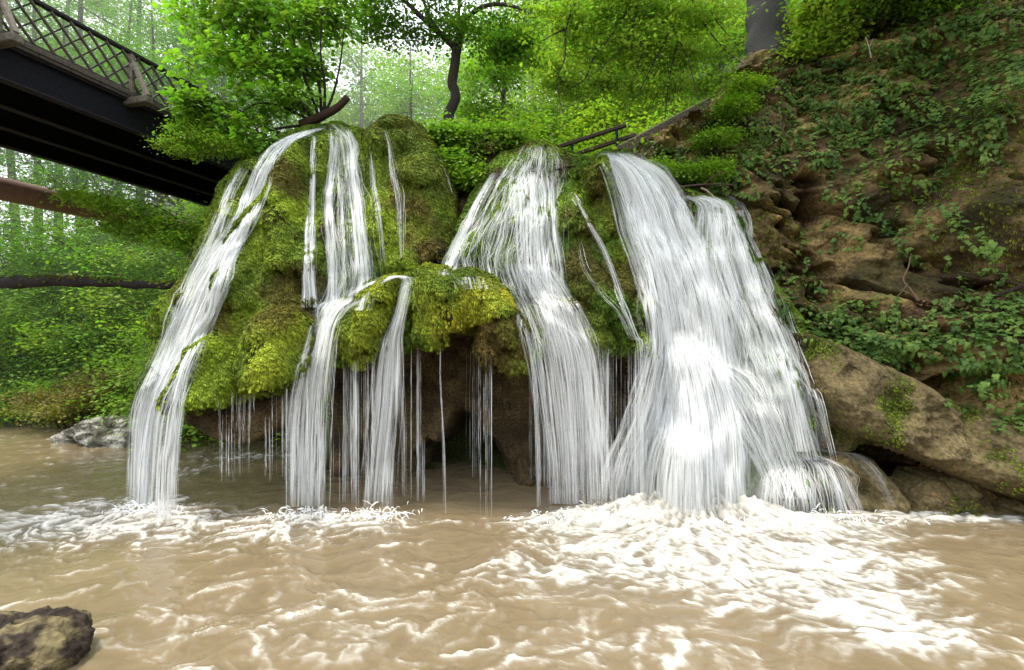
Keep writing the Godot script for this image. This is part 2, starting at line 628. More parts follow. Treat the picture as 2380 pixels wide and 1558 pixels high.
func strands(path: Array, many: int, w0: float, w1: float, lift: float, sd: int, parent: Node3D, cover := 1.6, part := true, called := "water_strands") -> void:
	# hair-fine threads of water gathered in uneven bundles
	rng.seed = 500 + sd
	var v := PackedVector3Array()
	var n := PackedVector3Array()
	var idx := PackedInt32Array()
	var bundles := []
	for k in maxi(2, many / 7): bundles.append([clampf(rng.randfn(0.0, 0.48), -1.08, 1.08), rr(0.02, 0.16), 0.0 if rng.randf() < 0.4 or not part else rr(0.0, 0.55), rr(0.25, 0.9)])
	var wide := 0.0
	for q in path: wide = maxf(wide, q.z)
	for k in many:
		var bu: Array = bundles[rng.randi() % bundles.size()]
		var side: float = bu[0] + rng.randfn() * (bu[1] if wide > 14.0 else 0.5)
		var t0 := clampf(bu[2] + rng.randfn() * 0.06, 0.0, 0.8)
		var t1 := clampf(t0 + bu[3] + rng.randfn() * 0.12, t0 + 0.1, 1.0) if part else 1.0
		if rng.randf() < 0.35: t1 = 1.0 - 0.07 * rng.randf()
		var l := run_down(path, side, lift * rr(0.5, 1.7), 1.0 if called == "water_strands" else 0.1, sd + bu[0] * 5.0 + k * 0.02, t0, t1)
		if l.size() < 4: continue
		var w := rr(w0, w1) * lerpf(0.5, 1.0, rng.randf()) * cover
		var twist := rr(-0.6, 0.6)
		var out := Vector3(sin(twist), 0.25, cos(twist)).normalized()
		var first := v.size()
		for i in l.size():
			var t := (l[mini(i + 1, l.size() - 1)] - l[maxi(i - 1, 0)]).normalized()
			var across := t.cross(out).normalized()
			var up := across.cross(t).normalized()
			if up.z < 0: up = -up
			var f := float(i) / (l.size() - 1)
			var ww := w * maxf(0.1, 0.65 + 0.9 * fine.get_noise_2d(i * 2.2, k * 13.0 + sd)) * clampf(minf(f * 5.0 + 0.06, (1.0 - f) * 4.0 + (0.45 if t1 >= 1.0 else 0.04)), 0.0, 1.0)
			for c in 2:
				v.append(l[i] + across * ww * (c - 0.5))
				n.append((up + across * (c - 0.5) * 1.2).normalized())
			if i:
				var b := first + i * 2
				idx.append_array(PackedInt32Array([b - 2, b, b - 1, b - 1, b, b + 1]))
	if idx.is_empty(): return
	var o := put(called, commit(v, n, PackedColorArray(), idx), M.thread, parent)
	o.set_meta("kind", "stuff")

func stream(label: String, spec: Dictionary, sd: int) -> Node3D:
	var t := thing("water_stream", label, "waterfall", Vector3.ZERO, "streams of the waterfall")
	var k := 0
	for s in spec.lines:
		var drawn: Array = s.path.duplicate()
		if drawn[-1][1] > 1180: drawn.append([drawn[-1][0], drawn[-1][1] + 110, drawn[-1][2]])
		var path := dense(drawn, 6)
		k += 1
		var wide := 0.0
		for q in path: wide = maxf(wide, q.z)
		for e in s.get("veils", []):
			veil(path, e[0], e[1], e[2], sd * 10 + k * 3 + int(e[2] * 100), e[3], t)
		for e in s.get("threads", []):
			var times := 0.65 if wide > 30.0 else 0.7
			strands(path, int(e[0] * times), 0.003, 0.003 + e[2] * 0.12, e[3], sd * 10 + k, t, 1.0, e[5])
			ribbons(path, int(s.get("bands", e[0]) * (1.7 if wide > 14.0 else 0.8)), e[1] * 0.8, e[2] * 1.5, e[3], sd * 10 + k + 5, t, 0.42)
	return t

func ribbons(path: Array, many: int, w0: float, w1: float, lift: float, sd: int, parent: Node3D, cover: float) -> void:
	# soft milky bands between the threads
	rng.seed = 1500 + sd
	var v := PackedVector3Array()
	var n := PackedVector3Array()
	var col := PackedColorArray()
	var uv := PackedVector2Array()
	var idx := PackedInt32Array()
	for k in many:
		var side := clampf(rng.randfn(0.0, 0.52), -1.08, 1.08)
		var t0 := 0.0 if rng.randf() < 0.3 else rr(0.0, 0.75)
		var t1 := minf(1.0, t0 + rr(0.3, 0.8))
		if rng.randf() < 0.3: t1 = 1.0 - 0.05 * rng.randf()
		var l := run_down(path, side, lift * rr(0.6, 1.6), 1.0, sd + k * 0.71, t0, t1)
		if l.size() < 5: continue
		var w := lerpf(w0, w1, pow(rng.randf(), 1.6))
		var twist := rr(-0.5, 0.5)
		var out := Vector3(sin(twist), 0.25, cos(twist)).normalized()
		var run := rng.randf() * 5.0
		var first := v.size()
		var strength := cover * rr(0.4, 1.4)
		for i in l.size():
			var t := (l[mini(i + 1, l.size() - 1)] - l[maxi(i - 1, 0)]).normalized()
			var across := t.cross(out).normalized()
			var up := across.cross(t).normalized()
			if up.z < 0: up = -up
			if i: run += l[i].distance_to(l[i - 1])
			var f := float(i) / (l.size() - 1)
			var ww := w * (0.8 + 0.6 * fine.get_noise_2d(run * 12.0, k * 13.0))
			var al := strength * clampf(minf(f * 5.0, (1.0 - f) * 4.0 + (0.4 if t1 >= 1.0 else 0.0)), 0.0, 1.0)
			for c in 3:
				v.append(l[i] + across * ww * (c - 1) * 0.5 + up * ww * (0.15 if c == 1 else 0.0))
				n.append((up + across * (c - 1) * 0.5).normalized())
				col.append(Color(1, 1, 1, al))
				uv.append(Vector2(c * 0.5, run * 0.3))
			if i:
				var b := first + i * 3
				for c in 2: idx.append_array(PackedInt32Array([b - 3 + c, b + c, b - 2 + c, b - 2 + c, b + c, b + 1 + c]))
	if idx.is_empty(): return
	put("water_bands", commit(v, n, col, idx, uv), M.strand, parent).set_meta("kind", "stuff")

# ---------------------------------------------------------------- plants
func leaf_shape(st: SurfaceTool, p: Vector3, along_: Vector3, up: Vector3, l: float, w: float, c: Color) -> void:
	var side := along_.cross(up).normalized() * w * 0.5
	var tip := p + along_ * l - up * l * 0.12
	var m := p + along_ * l * 0.45
	st.set_color(c)
	var a := m - side - up * w * 0.12
	var b := m + side - up * w * 0.12
	for q in [p, a, m, m, a, tip, p, m, b, m, tip, b]: st.add_vertex(q)

func spray_mesh(leaves: int, radius: float, l: float, round_: float, flat_: float) -> ArrayMesh:
	# a spray of leaves round the end of a twig
	var st := SurfaceTool.new()
	st.begin(Mesh.PRIMITIVE_TRIANGLES)
	st.set_smooth_group(-1)
	for k in leaves:
		var p := Vector3(rng.randfn(), rng.randfn() * flat_, rng.randfn()) * radius * 0.5
		var a := rr(0, TAU)
		var dirn := Vector3(cos(a), rr(-0.55, 0.15), sin(a)).normalized()
		var up := (Vector3.UP + Vector3(rr(-0.5, 0.5), 0, rr(-0.5, 0.5))).normalized()
		var t := rr(0.7, 1.3)
		var ll := l * (0.45 + 0.85 * rng.randf())
		leaf_shape(st, p, dirn, up, ll, ll * round_ * rr(0.75, 1.2), Color(t * rr(0.8, 1.25), t, t * rr(0.7, 1.2)))
	st.set_color(Color(0.25, 0.12, 0.7))
	for k in 4:
		var a := TAU * k / 4.0 + rr(-0.5, 0.5)
		var tip := Vector3(cos(a), rr(-0.25, 0.2), sin(a)) * radius * rr(0.6, 1.0)
		var wv := Vector3(-sin(a), 0.4, cos(a)) * l * 0.05
		for q in [-wv, tip, wv]: st.add_vertex(q)
	st.generate_normals()
	return st.commit()

func ivy_leaf() -> ArrayMesh:
	var st := SurfaceTool.new()
	st.begin(Mesh.PRIMITIVE_TRIANGLES)
	st.set_smooth_group(-1)
	st.set_color(Color.WHITE)
	var rim := [Vector3(0, 0, 0), Vector3(0.28, -0.02, -0.12), Vector3(0.5, -0.1, 0.22), Vector3(0.27, 0, 0.42), Vector3(0.3, -0.06, 0.66), Vector3(0.12, 0, 0.72), Vector3(0, -0.1, 1.05), Vector3(-0.12, 0, 0.72), Vector3(-0.3, -0.06, 0.66), Vector3(-0.27, 0, 0.42), Vector3(-0.5, -0.1, 0.22), Vector3(-0.28, -0.02, -0.12)]
	var mid := Vector3(0, 0.03, 0.35)
	for k in rim.size():
		for q in [mid, rim[k], rim[(k + 1) % rim.size()]]: st.add_vertex(q)
	st.generate_normals()
	return st.commit()

var SPRAY := {}

func crown(parent: Node3D, called: String, blobs: Array, many: int, kind: String, col: Color, size := 1.0, spread := 0.3) -> void:
	# leaf sprays gathered in uneven clumps through the blobs [centre, radii]
	var buf := PackedFloat32Array()
	var count := 0
	var total := 0.0
	for b in blobs: total += pow(b[1].x * b[1].y * b[1].z, 0.6667)
	for b in blobs:
		var here := int(many * pow(b[1].x * b[1].y * b[1].z, 0.6667) / total)
		var clumps := maxi(3, here / 14)
		for k in clumps:
			var dirn := Vector3(rng.randfn(), rng.randfn(), rng.randfn()).normalized() * pow(rng.randf(), 0.45)
			var c: Vector3 = b[0] + dirn * b[1]
			var clump_tone := rr(0.75, 1.25)
			var cr: float = (b[1].x + b[1].y + b[1].z) / 3.0 * spread
			for e in 14:
				var p := c + Vector3(rng.randfn() * cr, rng.randfn() * cr * 0.4, rng.randfn() * cr)
				var bs := Basis.from_euler(Vector3(rr(-0.35, 0.35), rr(0, TAU), rr(-0.35, 0.35))).scaled(Vector3.ONE * size * rr(0.7, 1.3))
				var w := clump_tone * rr(0.8, 1.2)
				push(buf, bs, p - parent.position, Color(col.r * w * rr(0.85, 1.2), col.g * w, col.b * w))
				count += 1
	var o := multi(called, SPRAY[kind], M.leaf, buf, count, parent)
	o.set_meta("kind", "stuff")

func ground_y(x: float, z: float) -> float:
	# the wooded slope behind the fall and beyond the river
	var back := maxf(0.0, -z - 13.0)
	var shelf := smoothstep(-6.6, -3.8, x + 0.27 * (z + 14.0))
	var y := 6.4 * smoothstep(14.0, 15.4, -z) + back * 0.16 + maxf(0.0, back - 14.0) * 0.62
	var far := maxf(0.0, -z - 21.5 + 0.25 * (x + 12.0))
	var l := -0.7 + minf(far, 1.5) * 0.9 + maxf(0.0, far - 1.5) * 0.55
	return lerpf(l, y, shelf) + 0.5 * fbm.get_noise_2d(x * 2.0, z * 2.0)

func tree(called: String, label: String, group: String, base: Vector3, h: float, r: float, col: Color, bark: Color, many: int, kind := "far", size := 1.0, lean := 0.0) -> Node3D:
	var t := thing(called, label, "tree", base, group)
	var pts := []
	var rad := []
	var ph := rr(0, TAU)
	for i in 9:
		var f := i / 8.0
		pts.append(Vector3(sin(f * 3.0 + ph) * 0.03 * h * f + lean * f * h, f * h, cos(f * 2.4 + ph) * 0.03 * h * f))
		rad.append(r * (1.0 - 0.85 * f) * (1.25 if i == 0 else 1.0))
	put("trunk", done(tube(pts, rad, 8, bark, 0.15)), M.bark, t)
	var blobs := []
	for k in 7:
		var f := 0.32 + 0.09 * k
		var i := int(f * 8)
		var a := ph + k * 2.4
		var p0: Vector3 = pts[i]
		var l := h * (0.30 - 0.20 * f) * rr(0.8, 1.2)
		var p2 := p0 + Vector3(cos(a) * l, l * rr(0.15, 0.6), sin(a) * l)
		var p1 := p0.lerp(p2, 0.5) + Vector3(0, -0.06 * l, 0)
		put("limb", done(tube([p0, p1, p2], [rad[i] * 0.5, rad[i] * 0.3, 0.015], 5, bark)), M.bark, t)
		blobs.append([base + p0.lerp(p2, 0.75), Vector3(l * 0.75, l * 0.42, l * 0.75)])
	blobs.append([base + pts[7], Vector3(0.14 * h, 0.12 * h, 0.14 * h)])
	crown(t, "crown", blobs, many, kind, col, size, 0.36)
	return t

func shrub(called: String, label: String, group: String, base: Vector3, h: float, w: float, col: Color, many: int, kind := "mid", size := 1.0, cat := "shrub") -> Node3D:
	var t := thing(called, label, cat, base, group)
	var blobs := []
	for k in 5:
		var a := k * 1.256 + rr(-0.3, 0.3)
		var tip := Vector3(cos(a) * w * 0.4, h * rr(0.55, 0.9), sin(a) * w * 0.4)
		put("stem", done(tube([Vector3(0, -0.1, 0), tip * 0.5 + Vector3(0, 0.1 * h, 0), tip], [0.03, 0.02, 0.008], 5, Color(0.06, 0.045, 0.03))), M.bark, t)
		blobs.append([base + tip * rr(0.7, 1.0), Vector3(w * 0.3, h * 0.26, w * 0.3)])
	blobs.append([base + Vector3(0, h * 0.3, 0), Vector3(w * 0.45, h * 0.25, w * 0.45)])
	crown(t, "crown", blobs, many, kind, col, size, 0.4)
	return t

# ---------------------------------------------------------------- the river
var froth: Array = []

func add_froth(u: float, v: float, ru: float, rv: float, strength: float) -> void:
	var c := on_water(u, v)
	froth.append([c.x, c.z, ru * K * -c.z, absf(on_water(u, v - rv).z - on_water(u, v + rv).z) * 0.5, strength])

func foam_at(x: float, z: float) -> float:
	var e := -0.22
	for f in froth:
		var dx: float = (x - f[0]) / f[2]
		var dz: float = (z - f[1]) / f[3]
		var q := dx * dx + dz * dz
		if q < 4.0: e += f[4] * exp(-q * 1.1)
	return e

func river() -> void:
	for f in [[1580, 1195, 420, 28, 0.85], [1700, 1245, 500, 70, 0.72], [1980, 1340, 360, 90, 0.58], [1480, 1300, 400, 64, 0.48], [2080, 1450, 260, 80, 0.52], [1880, 1220, 240, 26, 0.6], [1300, 1330, 260, 50, 0.3], [1750, 1370, 320, 60, 0.3],
			[1330, 1218, 150, 22, 0.7], [720, 1208, 140, 18, 0.7], [880, 1218, 170, 20, 0.5], [700, 1250, 240, 30, 0.35], [330, 1185, 260, 42, 0.72], [120, 1225, 280, 50, 0.62], [420, 1240, 260, 40, 0.5],
			[560, 1060, 150, 10, 0.7], [760, 1047, 100, 8, 0.5], [440, 1100, 60, 20, 0.5], [1035, 1212, 40, 8, 0.4],
			[2140, 1194, 90, 10, 1.0], [2290, 1207, 150, 10, 1.0], [2210, 1245, 60, 16, 0.25], [2100, 1480, 160, 60, 0.25], [1200, 1520, 700, 90, 0.26], [900, 1440, 420, 90, 0.2], [500, 1420, 420, 110, 0.18], [1600, 1500, 400, 70, 0.2], [150, 1060, 300, 60, 0.05],
			[1090, 1150, 130, 60, -0.9], [1060, 1090, 200, 40, -0.9], [700, 1120, 180, 40, -0.7], [2300, 1290, 130, 55, -0.5], [2330, 1400, 130, 70, -0.35], [1090, 1262, 120, 26, -0.2]]:
		add_froth(f[0], f[1], f[2], f[3], f[4])
	var mounds := []
	for q in [[358, 1186, 0.5, 0.3, 0.10], [712, 1197, 0.5, 0.3, 0.12], [880, 1197, 0.5, 0.3, 0.10], [1338, 1205, 0.8, 0.35, 0.16], [1500, 1186, 0.8, 0.45, 0.22], [1640, 1186, 0.9, 0.5, 0.26], [1770, 1196, 0.7, 0.4, 0.20], [1900, 1214, 1.0, 0.35, 0.14]]:
		var w0 := on_water(q[0], q[1])
		mounds.append([w0.x, w0.z, q[2], q[3], q[4]])
	var burst := on_water(1600, 1160)
	var xs := PackedFloat32Array()
	var x := -17.0
	while x < 13.0:
		xs.append(x)
		x += 0.034 if x > -8.5 and x < 8.8 else 0.12
	var zs := PackedFloat32Array()
	var z := -3.4
	while z > -27.0:
		zs.append(z)
		z -= 0.0035 * absf(z) + 0.006 if z > -12.0 else 0.12
	var nx := xs.size()
	var nz := zs.size()
	var v := PackedVector3Array()
	var c := PackedColorArray()
	var cf := PackedColorArray()
	v.resize(nx * nz)
	c.resize(nx * nz)
	cf.resize(nx * nz)
	var vf := PackedVector3Array()
	vf.resize(nx * nz)
	for j in nz:
		z = zs[j]
		for i in nx:
			x = xs[i]
			var e := foam_at(x, z)
			var rush := clampf(e + 0.25, 0.0, 1.0)
			var turn := 0.5 * fbm.get_noise_2d(x * 2.5, z * 2.5 + 50.0)
			var wx := x + 0.5 * fbm.get_noise_2d(x * 7.0, z * 7.0 + 50.0) + turn * z * 0.3
			var wz := z + 0.5 * fbm.get_noise_2d(x * 7.0 + 70.0, z * 7.0) - turn * x * 0.12
			var a := fbm.get_noise_2d(wx * 9.0, wz * 20.0)
			var b := fbm.get_noise_2d(wx * 24.0 + 31.0, wz * 46.0)
			var g := fine.get_noise_2d(wx * 70.0 + 9.0, wz * 130.0)
			var rx := x - burst.x
			var rz := z - burst.z
			var rad := sqrt(rx * rx + rz * rz)
			var ang := atan2(rx, rz)
			var w := 0.85 * exp(-rad * rad / 14.0) * smoothstep(0.3, 1.2, rad)
			var turb := 0.7 * fbm.get_noise_2d(x * 5.0 + 11.0, z * 5.0)
			a = lerpf(a, fbm.get_noise_2d(rad * 7.0 + turb * 2.0, (ang + turb * 0.12) * 52.0), w)
			b = lerpf(b, fbm.get_noise_2d(rad * 15.0 + turb * 3.0 + 40.0, (ang + turb * 0.10) * 130.0), w)
			var h := (0.014 + 0.06 * rush) * a + (0.007 + 0.016 * rush) * b + (0.003 + 0.004 * rush) * g
			for q in mounds:
				var mx: float = (x - q[0]) / q[2]
				var mz: float = (z - q[1]) / q[3]
				var mq := mx * mx + mz * mz
				if mq < 4.0: h += q[4] * exp(-mq * 1.6) * (0.8 + 0.6 * b + 0.9 * a)
			var f := e + 0.6 * a + 0.7 * b + 0.16 * g
			var al := smoothstep(-0.18, 1.0, f)
			al *= al * (1.6 - 0.6 * al) * clampf(0.92 + 0.7 * b + 0.15 * g, 0.4, 1.0)
			var id := j * nx + i
			v[id] = Vector3(x, h, z)
			vf[id] = Vector3(x, h + 0.006 + 0.012 * al * (0.5 + b), z)
			var t := 1.0 + 0.22 * a + 0.12 * b
			c[id] = Color(0.17 * t, 0.13 * t, 0.078 * t)
			cf[id] = Color(0.52, 0.495, 0.45) * clampf(0.95 + 0.8 * b + 0.35 * g + 0.4 * a, 0.55, 1.35)
			cf[id].a = clampf(al, 0.0, 0.95)
	var n := PackedVector3Array()
	var nf := PackedVector3Array()
	n.resize(nx * nz)
	nf.resize(nx * nz)
	var idx := PackedInt32Array()
	var idf := PackedInt32Array()
	for j in nz:
		for i in nx:
			var id := j * nx + i
			var l := id - (1 if i > 0 else 0)
			var r := id + (1 if i < nx - 1 else 0)
			var up := id - (nx if j > 0 else 0)
			var dn := id + (nx if j < nz - 1 else 0)
			n[id] = (v[up] - v[dn]).cross(v[r] - v[l]).normalized()
			nf[id] = (vf[up] - vf[dn]).cross(vf[r] - vf[l]).normalized()
			if i < nx - 1 and j < nz - 1:
				idx.append_array(PackedInt32Array([id, id + nx, id + 1, id + 1, id + nx, id + nx + 1]))
				if cf[id].a + cf[id + 1].a + cf[id + nx].a + cf[id + nx + 1].a > 0.03:
					idf.append_array(PackedInt32Array([id, id + nx, id + 1, id + 1, id + nx, id + nx + 1]))
	tag(put("river_water", commit(v, n, c, idx), M.river), "silty brown river below the waterfall", "", "", "structure")
	tag(put("river_foam", commit(vf, nf, cf, idf), M.foam), "white foam churning on the brown pool under the falls", "foam", "", "stuff")
	var wide := put("outer_river", box(Vector3(60, 0.3, 50), 0.02, Color(0.17, 0.13, 0.078)), M.river, null, Vector3(-6, -0.35, -8))
	tag(wide, "", "", "", "structure")

func rock_paint(p: Vector3, n: Vector3, moss: float) -> Color:
	var a := fbm.get_noise_3d(p.x * 6.0, p.y * 9.0, p.z * 6.0)
	var b := fine.get_noise_3d(p.x * 14.0, p.y * 14.0, p.z * 14.0)
	var c := Color(0.08, 0.055, 0.033).lerp(Color(0.22, 0.165, 0.085), clampf(0.4 + a + 0.5 * b, 0.0, 1.0))
	if moss > 0.02:
		c = c.lerp(Color(0.03, 0.035, 0.008), clampf(moss, 0.0, 1.0) * 0.85)
	return c

func _ready() -> void:
	rng.seed = 7
	fbm.noise_type = FastNoiseLite.TYPE_SIMPLEX_SMOOTH
	fbm.frequency = 0.1
	fbm.fractal_octaves = 4
	fine.noise_type = FastNoiseLite.TYPE_SIMPLEX_SMOOTH
	fine.frequency = 0.1
	fine.fractal_octaves = 2
	fine.seed = 5
	rug.noise_type = FastNoiseLite.TYPE_SIMPLEX_SMOOTH
	rug.frequency = 0.1
	rug.fractal_type = FastNoiseLite.FRACTAL_RIDGED
	rug.fractal_octaves = 6
	rug.fractal_gain = 0.58
	cell.noise_type = FastNoiseLite.TYPE_CELLULAR
	cell.cellular_distance_function = FastNoiseLite.DISTANCE_EUCLIDEAN
	cell.cellular_return_type = FastNoiseLite.RETURN_DISTANCE
	cell.frequency = 1.0
	cell.fractal_type = FastNoiseLite.FRACTAL_NONE

	var cam := Camera3D.new()
	cam.name = "camera"
	cam.position = Vector3(0, EYE, 0)
	cam.fov = 66.0
	cam.near = 0.05
	cam.far = 400.0
	add_child(cam)
	var we := WorldEnvironment.new()
	we.name = "air"
	var env := Environment.new()
	env.background_mode = Environment.BG_SKY
	var sky := Sky.new()
	var sm := ProceduralSkyMaterial.new()
	sm.sky_top_color = Color(0.88, 0.90, 0.93)
	sm.sky_horizon_color = Color(0.95, 0.95, 0.94)
	sm.ground_bottom_color = Color(0.2, 0.2, 0.16)
	sm.ground_horizon_color = Color(0.5, 0.5, 0.45)
	sm.sky_energy_multiplier = 1.1
	sky.sky_material = sm
	env.sky = sky
	env.tonemap_mode = Environment.TONE_MAPPER_LINEAR
	env.tonemap_exposure = 3.05
	env.sdfgi_enabled = true
	env.ssao_enabled = true
	env.ssil_enabled = true
	env.volumetric_fog_enabled = true
	env.volumetric_fog_density = 0.0
	we.environment = env
	add_child(we)
	var sun := DirectionalLight3D.new()
	sun.name = "sun"
	sun.light_energy = 0.5
	sun.light_angular_distance = 14.0
	sun.light_color = Color(1.0, 0.97, 0.90)
	sun.shadow_enabled = true
	add_child(sun)
	sun.look_at_from_position(Vector3(-6, 20, -7), Vector3(0, 0, -9), Vector3.UP)

	materials()
	rng.seed = 11
	SPRAY.far = spray_mesh(26, 0.75, 0.16, 0.62, 0.3)
	SPRAY.mid = spray_mesh(26, 0.5, 0.10, 0.62, 0.3)
	SPRAY.near = spray_mesh(22, 0.42, 0.09, 0.65, 0.3)
	SPRAY.hazel = spray_mesh(12, 0.40, 0.14, 0.85, 0.45)
	SPRAY.tiny = spray_mesh(20, 0.22, 0.05, 0.6, 0.4)
	rng.seed = 12
	var tuft := tuft_mesh(9, 1.0, 0.7)

	var t0 := Time.get_ticks_msec()
	terrain()
	tufa(tuft)
	right_bank(tuft)
	river()
	waterfall()
	bridge()
	forest()
	small_things()

func terrain() -> void:
	var v := PackedVector3Array()
	var n := PackedVector3Array()
	var c := PackedColorArray()
	var idx := PackedInt32Array()
	var nx := 150
	var nz := 110
	for j in nz:
		for i in nx:
			var x := -48.0 + i * 0.66
			var z := -12.6 - j * 0.55
			var y := ground_y(x, z)
			v.append(Vector3(x, y, z))
			n.append(Vector3(ground_y(x - 0.3, z) - ground_y(x + 0.3, z), 0.6, ground_y(x, z - 0.3) - ground_y(x, z + 0.3)).normalized())
			var t := 1.0 + 0.5 * fbm.get_noise_2d(x * 4.0, z * 4.0)
			c.append(Color(0.07, 0.09, 0.02).lerp(Color(0.10, 0.075, 0.04), clampf(0.5 + fbm.get_noise_2d(x * 3.0 + 30.0, z * 3.0), 0.0, 1.0)) * t)
			if i < nx - 1 and j < nz - 1:
				var a := j * nx + i
				idx.append_array(PackedInt32Array([a, a + nx, a + 1, a + 1, a + nx, a + nx + 1]))
	tag(put("hill_ground", commit(v, n, c, idx), M.earth), "wooded slope behind the waterfall", "", "", "structure")

# ---------------------------------------------------------------- the mossy tufa domes
func tufa(tuft: Mesh) -> void:
	var left := [
		lobe([[312, 962], [345, 865], [385, 745], [430, 655], [478, 548], [518, 445], [560, 388], [620, 335], [700, 303], [770, 288], [850, 302], [885, 360], [905, 430], [905, 640], [860, 700], [740, 720], [640, 770], [560, 830], [470, 900], [425, 962]], 12.9, 10.3, 0.55, 1.1, 0.8, -0.3),
		lobe([[842, 315], [888, 290], [938, 281], [988, 300], [1016, 340], [1045, 400], [1062, 460], [1066, 530], [1052, 600], [1010, 655], [900, 665], [880, 560], [868, 440], [848, 370]], 12.6, 11.6, 0.75, 0.9, 1.0, 1.7),
		lobe([[846, 330], [870, 305], [900, 320], [915, 400], [940, 470], [985, 560], [990, 640], [900, 660], [870, 560], [858, 430]], 12.2, 11.3, 0.5, 0.5, 1.0, 0.0),
		lobe([[508, 725], [540, 615], [588, 500], [620, 455], [660, 395], [716, 322], [728, 400], [722, 560], [708, 640], [690, 705], [600, 735]], 12.1, 10.7, 0.7, 0.5, 1.0, 0.0),
		lobe([[738, 335], [756, 320], [770, 400], [755, 500], [740, 560], [735, 420]], 12.1, 11.6, 0.35, 0.25, 1.0, 0.0),
		lobe([[720, 470], [800, 440], [860, 480], [880, 600], [870, 690], [730, 700]], 12.0, 11.0, 0.35, 0.6, 0.7, -0.5),
		lobe([[412, 952], [428, 862], [455, 782], [500, 738], [570, 712], [650, 640], [700, 630], [708, 690], [722, 712], [730, 770], [722, 840], [702, 885], [660, 912], [560, 935], [470, 958]], 10.9, 10.1, 0.55, 0.75, 1.0, 0.1),
		lobe([[585, 905], [572, 820], [590, 750], [640, 715], [700, 708], [724, 745], [722, 835], [704, 880], [650, 912]], 10.3, 9.75, 0.75, 0.42, 1.0, 0.25),
		lobe([[418, 950], [432, 870], [470, 800], [530, 770], [575, 800], [580, 890], [550, 935], [470, 956]], 10.3, 9.75, 0.75, 0.42, 1.0, 0.0),
		lobe([[630, 715], [650, 690], [690, 683], [722, 692], [724, 706], [680, 712]], 10.5, 10.3, 0.25, 0.2, 1.0, -0.4),
		lobe([[425, 950], [500, 935], [580, 925], [672, 900], [676, 985], [640, 1000], [600, 1025], [565, 1036], [520, 1025], [480, 1010], [440, 985]], 10.35, 10.3, 0.3, 0.4, -1.0),
	]
	var arch := [
		lobe([[735, 705], [800, 690], [870, 650], [960, 630], [1060, 640], [1180, 655], [1300, 640], [1420, 700], [1500, 780], [1524, 832], [1470, 826], [1390, 815], [1300, 800], [1230, 850], [1150, 780], [1050, 770], [980, 800], [880, 840], [800, 850], [720, 860]], 11.3, 10.1, 0.35, 0.5, 0.7, -0.2),
		lobe([[778, 815], [798, 735], [838, 685], [898, 645], [935, 640], [925, 700], [905, 760], [872, 835], [830, 862]], 10.6, 9.9, 0.4, 0.4, 1.0, 0.3),
		lobe([[960, 790], [968, 700], [955, 645], [990, 613], [1040, 618], [1060, 640], [1050, 700], [1050, 760], [1040, 795], [1010, 818]], 10.3, 9.75, 0.45, 0.4, 1.0, 0.4),
		lobe([[1010, 740], [1030, 660], [1060, 628], [1100, 622], [1150, 642], [1188, 690], [1205, 740], [1150, 765], [1100, 755], [1050, 775]], 10.2, 9.75, 0.5, 0.4, 1.0, 0.6),
		lobe([[1099, 805], [1112, 750], [1150, 718], [1200, 715], [1228, 760], [1228, 862], [1190, 872], [1140, 855], [1110, 830]], 9.9, 9.75, 0.45, 0.35, 1.0, 1.85),
		lobe([[770, 640], [1560, 640], [1560, 1135], [770, 1135]], 12.6, 12.5, 0.5, 1.2, -1.0),
		lobe([[1420, 700], [1560, 690], [1570, 1130], [1480, 1130], [1440, 900]], 11.6, 11.6, 0.5, 0.6, -1.0),
		lobe([[940, 1140], [950, 1060], [990, 1010], [1015, 1020], [1035, 985], [1045, 955], [1080, 945], [1105, 965], [1120, 1000], [1160, 1020], [1190, 1080], [1195, 1140]], 12, 12, -2.4, 0.5, 0.0),
		lobe([[1190, 1140], [1205, 1085], [1260, 1065], [1330, 1080], [1380, 1140]], 11.8, 11.6, 0.5, 0.4, -1.0),
	]
	var right := [
		lobe([[1030, 622], [1058, 545], [1098, 455], [1128, 405], [1168, 356], [1250, 336], [1310, 350], [1370, 378], [1400, 352], [1450, 365], [1500, 460], [1510, 600], [1522, 832], [1440, 826], [1380, 800], [1300, 720], [1150, 650]], 12.8, 10.4, 0.6, 1.0, 0.75, -0.5),
		lobe([[1120, 470], [1150, 420], [1240, 400], [1300, 430], [1310, 560], [1300, 640], [1160, 630], [1090, 580]], 11.9, 11.1, 0.4, 0.6, 0.7, -0.5),
		lobe([[1292, 470], [1310, 448], [1345, 455], [1370, 540], [1400, 600], [1450, 690], [1485, 770], [1475, 820], [1400, 760], [1330, 690], [1298, 630]], 11.4, 10.2, 0.6, 0.45, 1.0, -0.6),
		lobe([[1335, 420], [1375, 388], [1405, 430], [1430, 480], [1450, 540], [1475, 620], [1505, 730], [1522, 830], [1495, 820], [1470, 740], [1420, 640], [1380, 540]], 12.0, 10.5, 0.45, 0.35, 1.0, 1.6),
		lobe([[1355, 400], [1385, 385], [1415, 420], [1440, 470], [1445, 530], [1400, 500], [1370, 450]], 11.9, 11.5, 0.4, 0.3, 1.0, -0.2),
		lobe([[1270, 690], [1340, 700], [1410, 740], [1430, 800], [1400, 830], [1330, 790], [1280, 760]], 10.5, 10.1, 0.4, 0.35, 1.0, 0.2),
	]
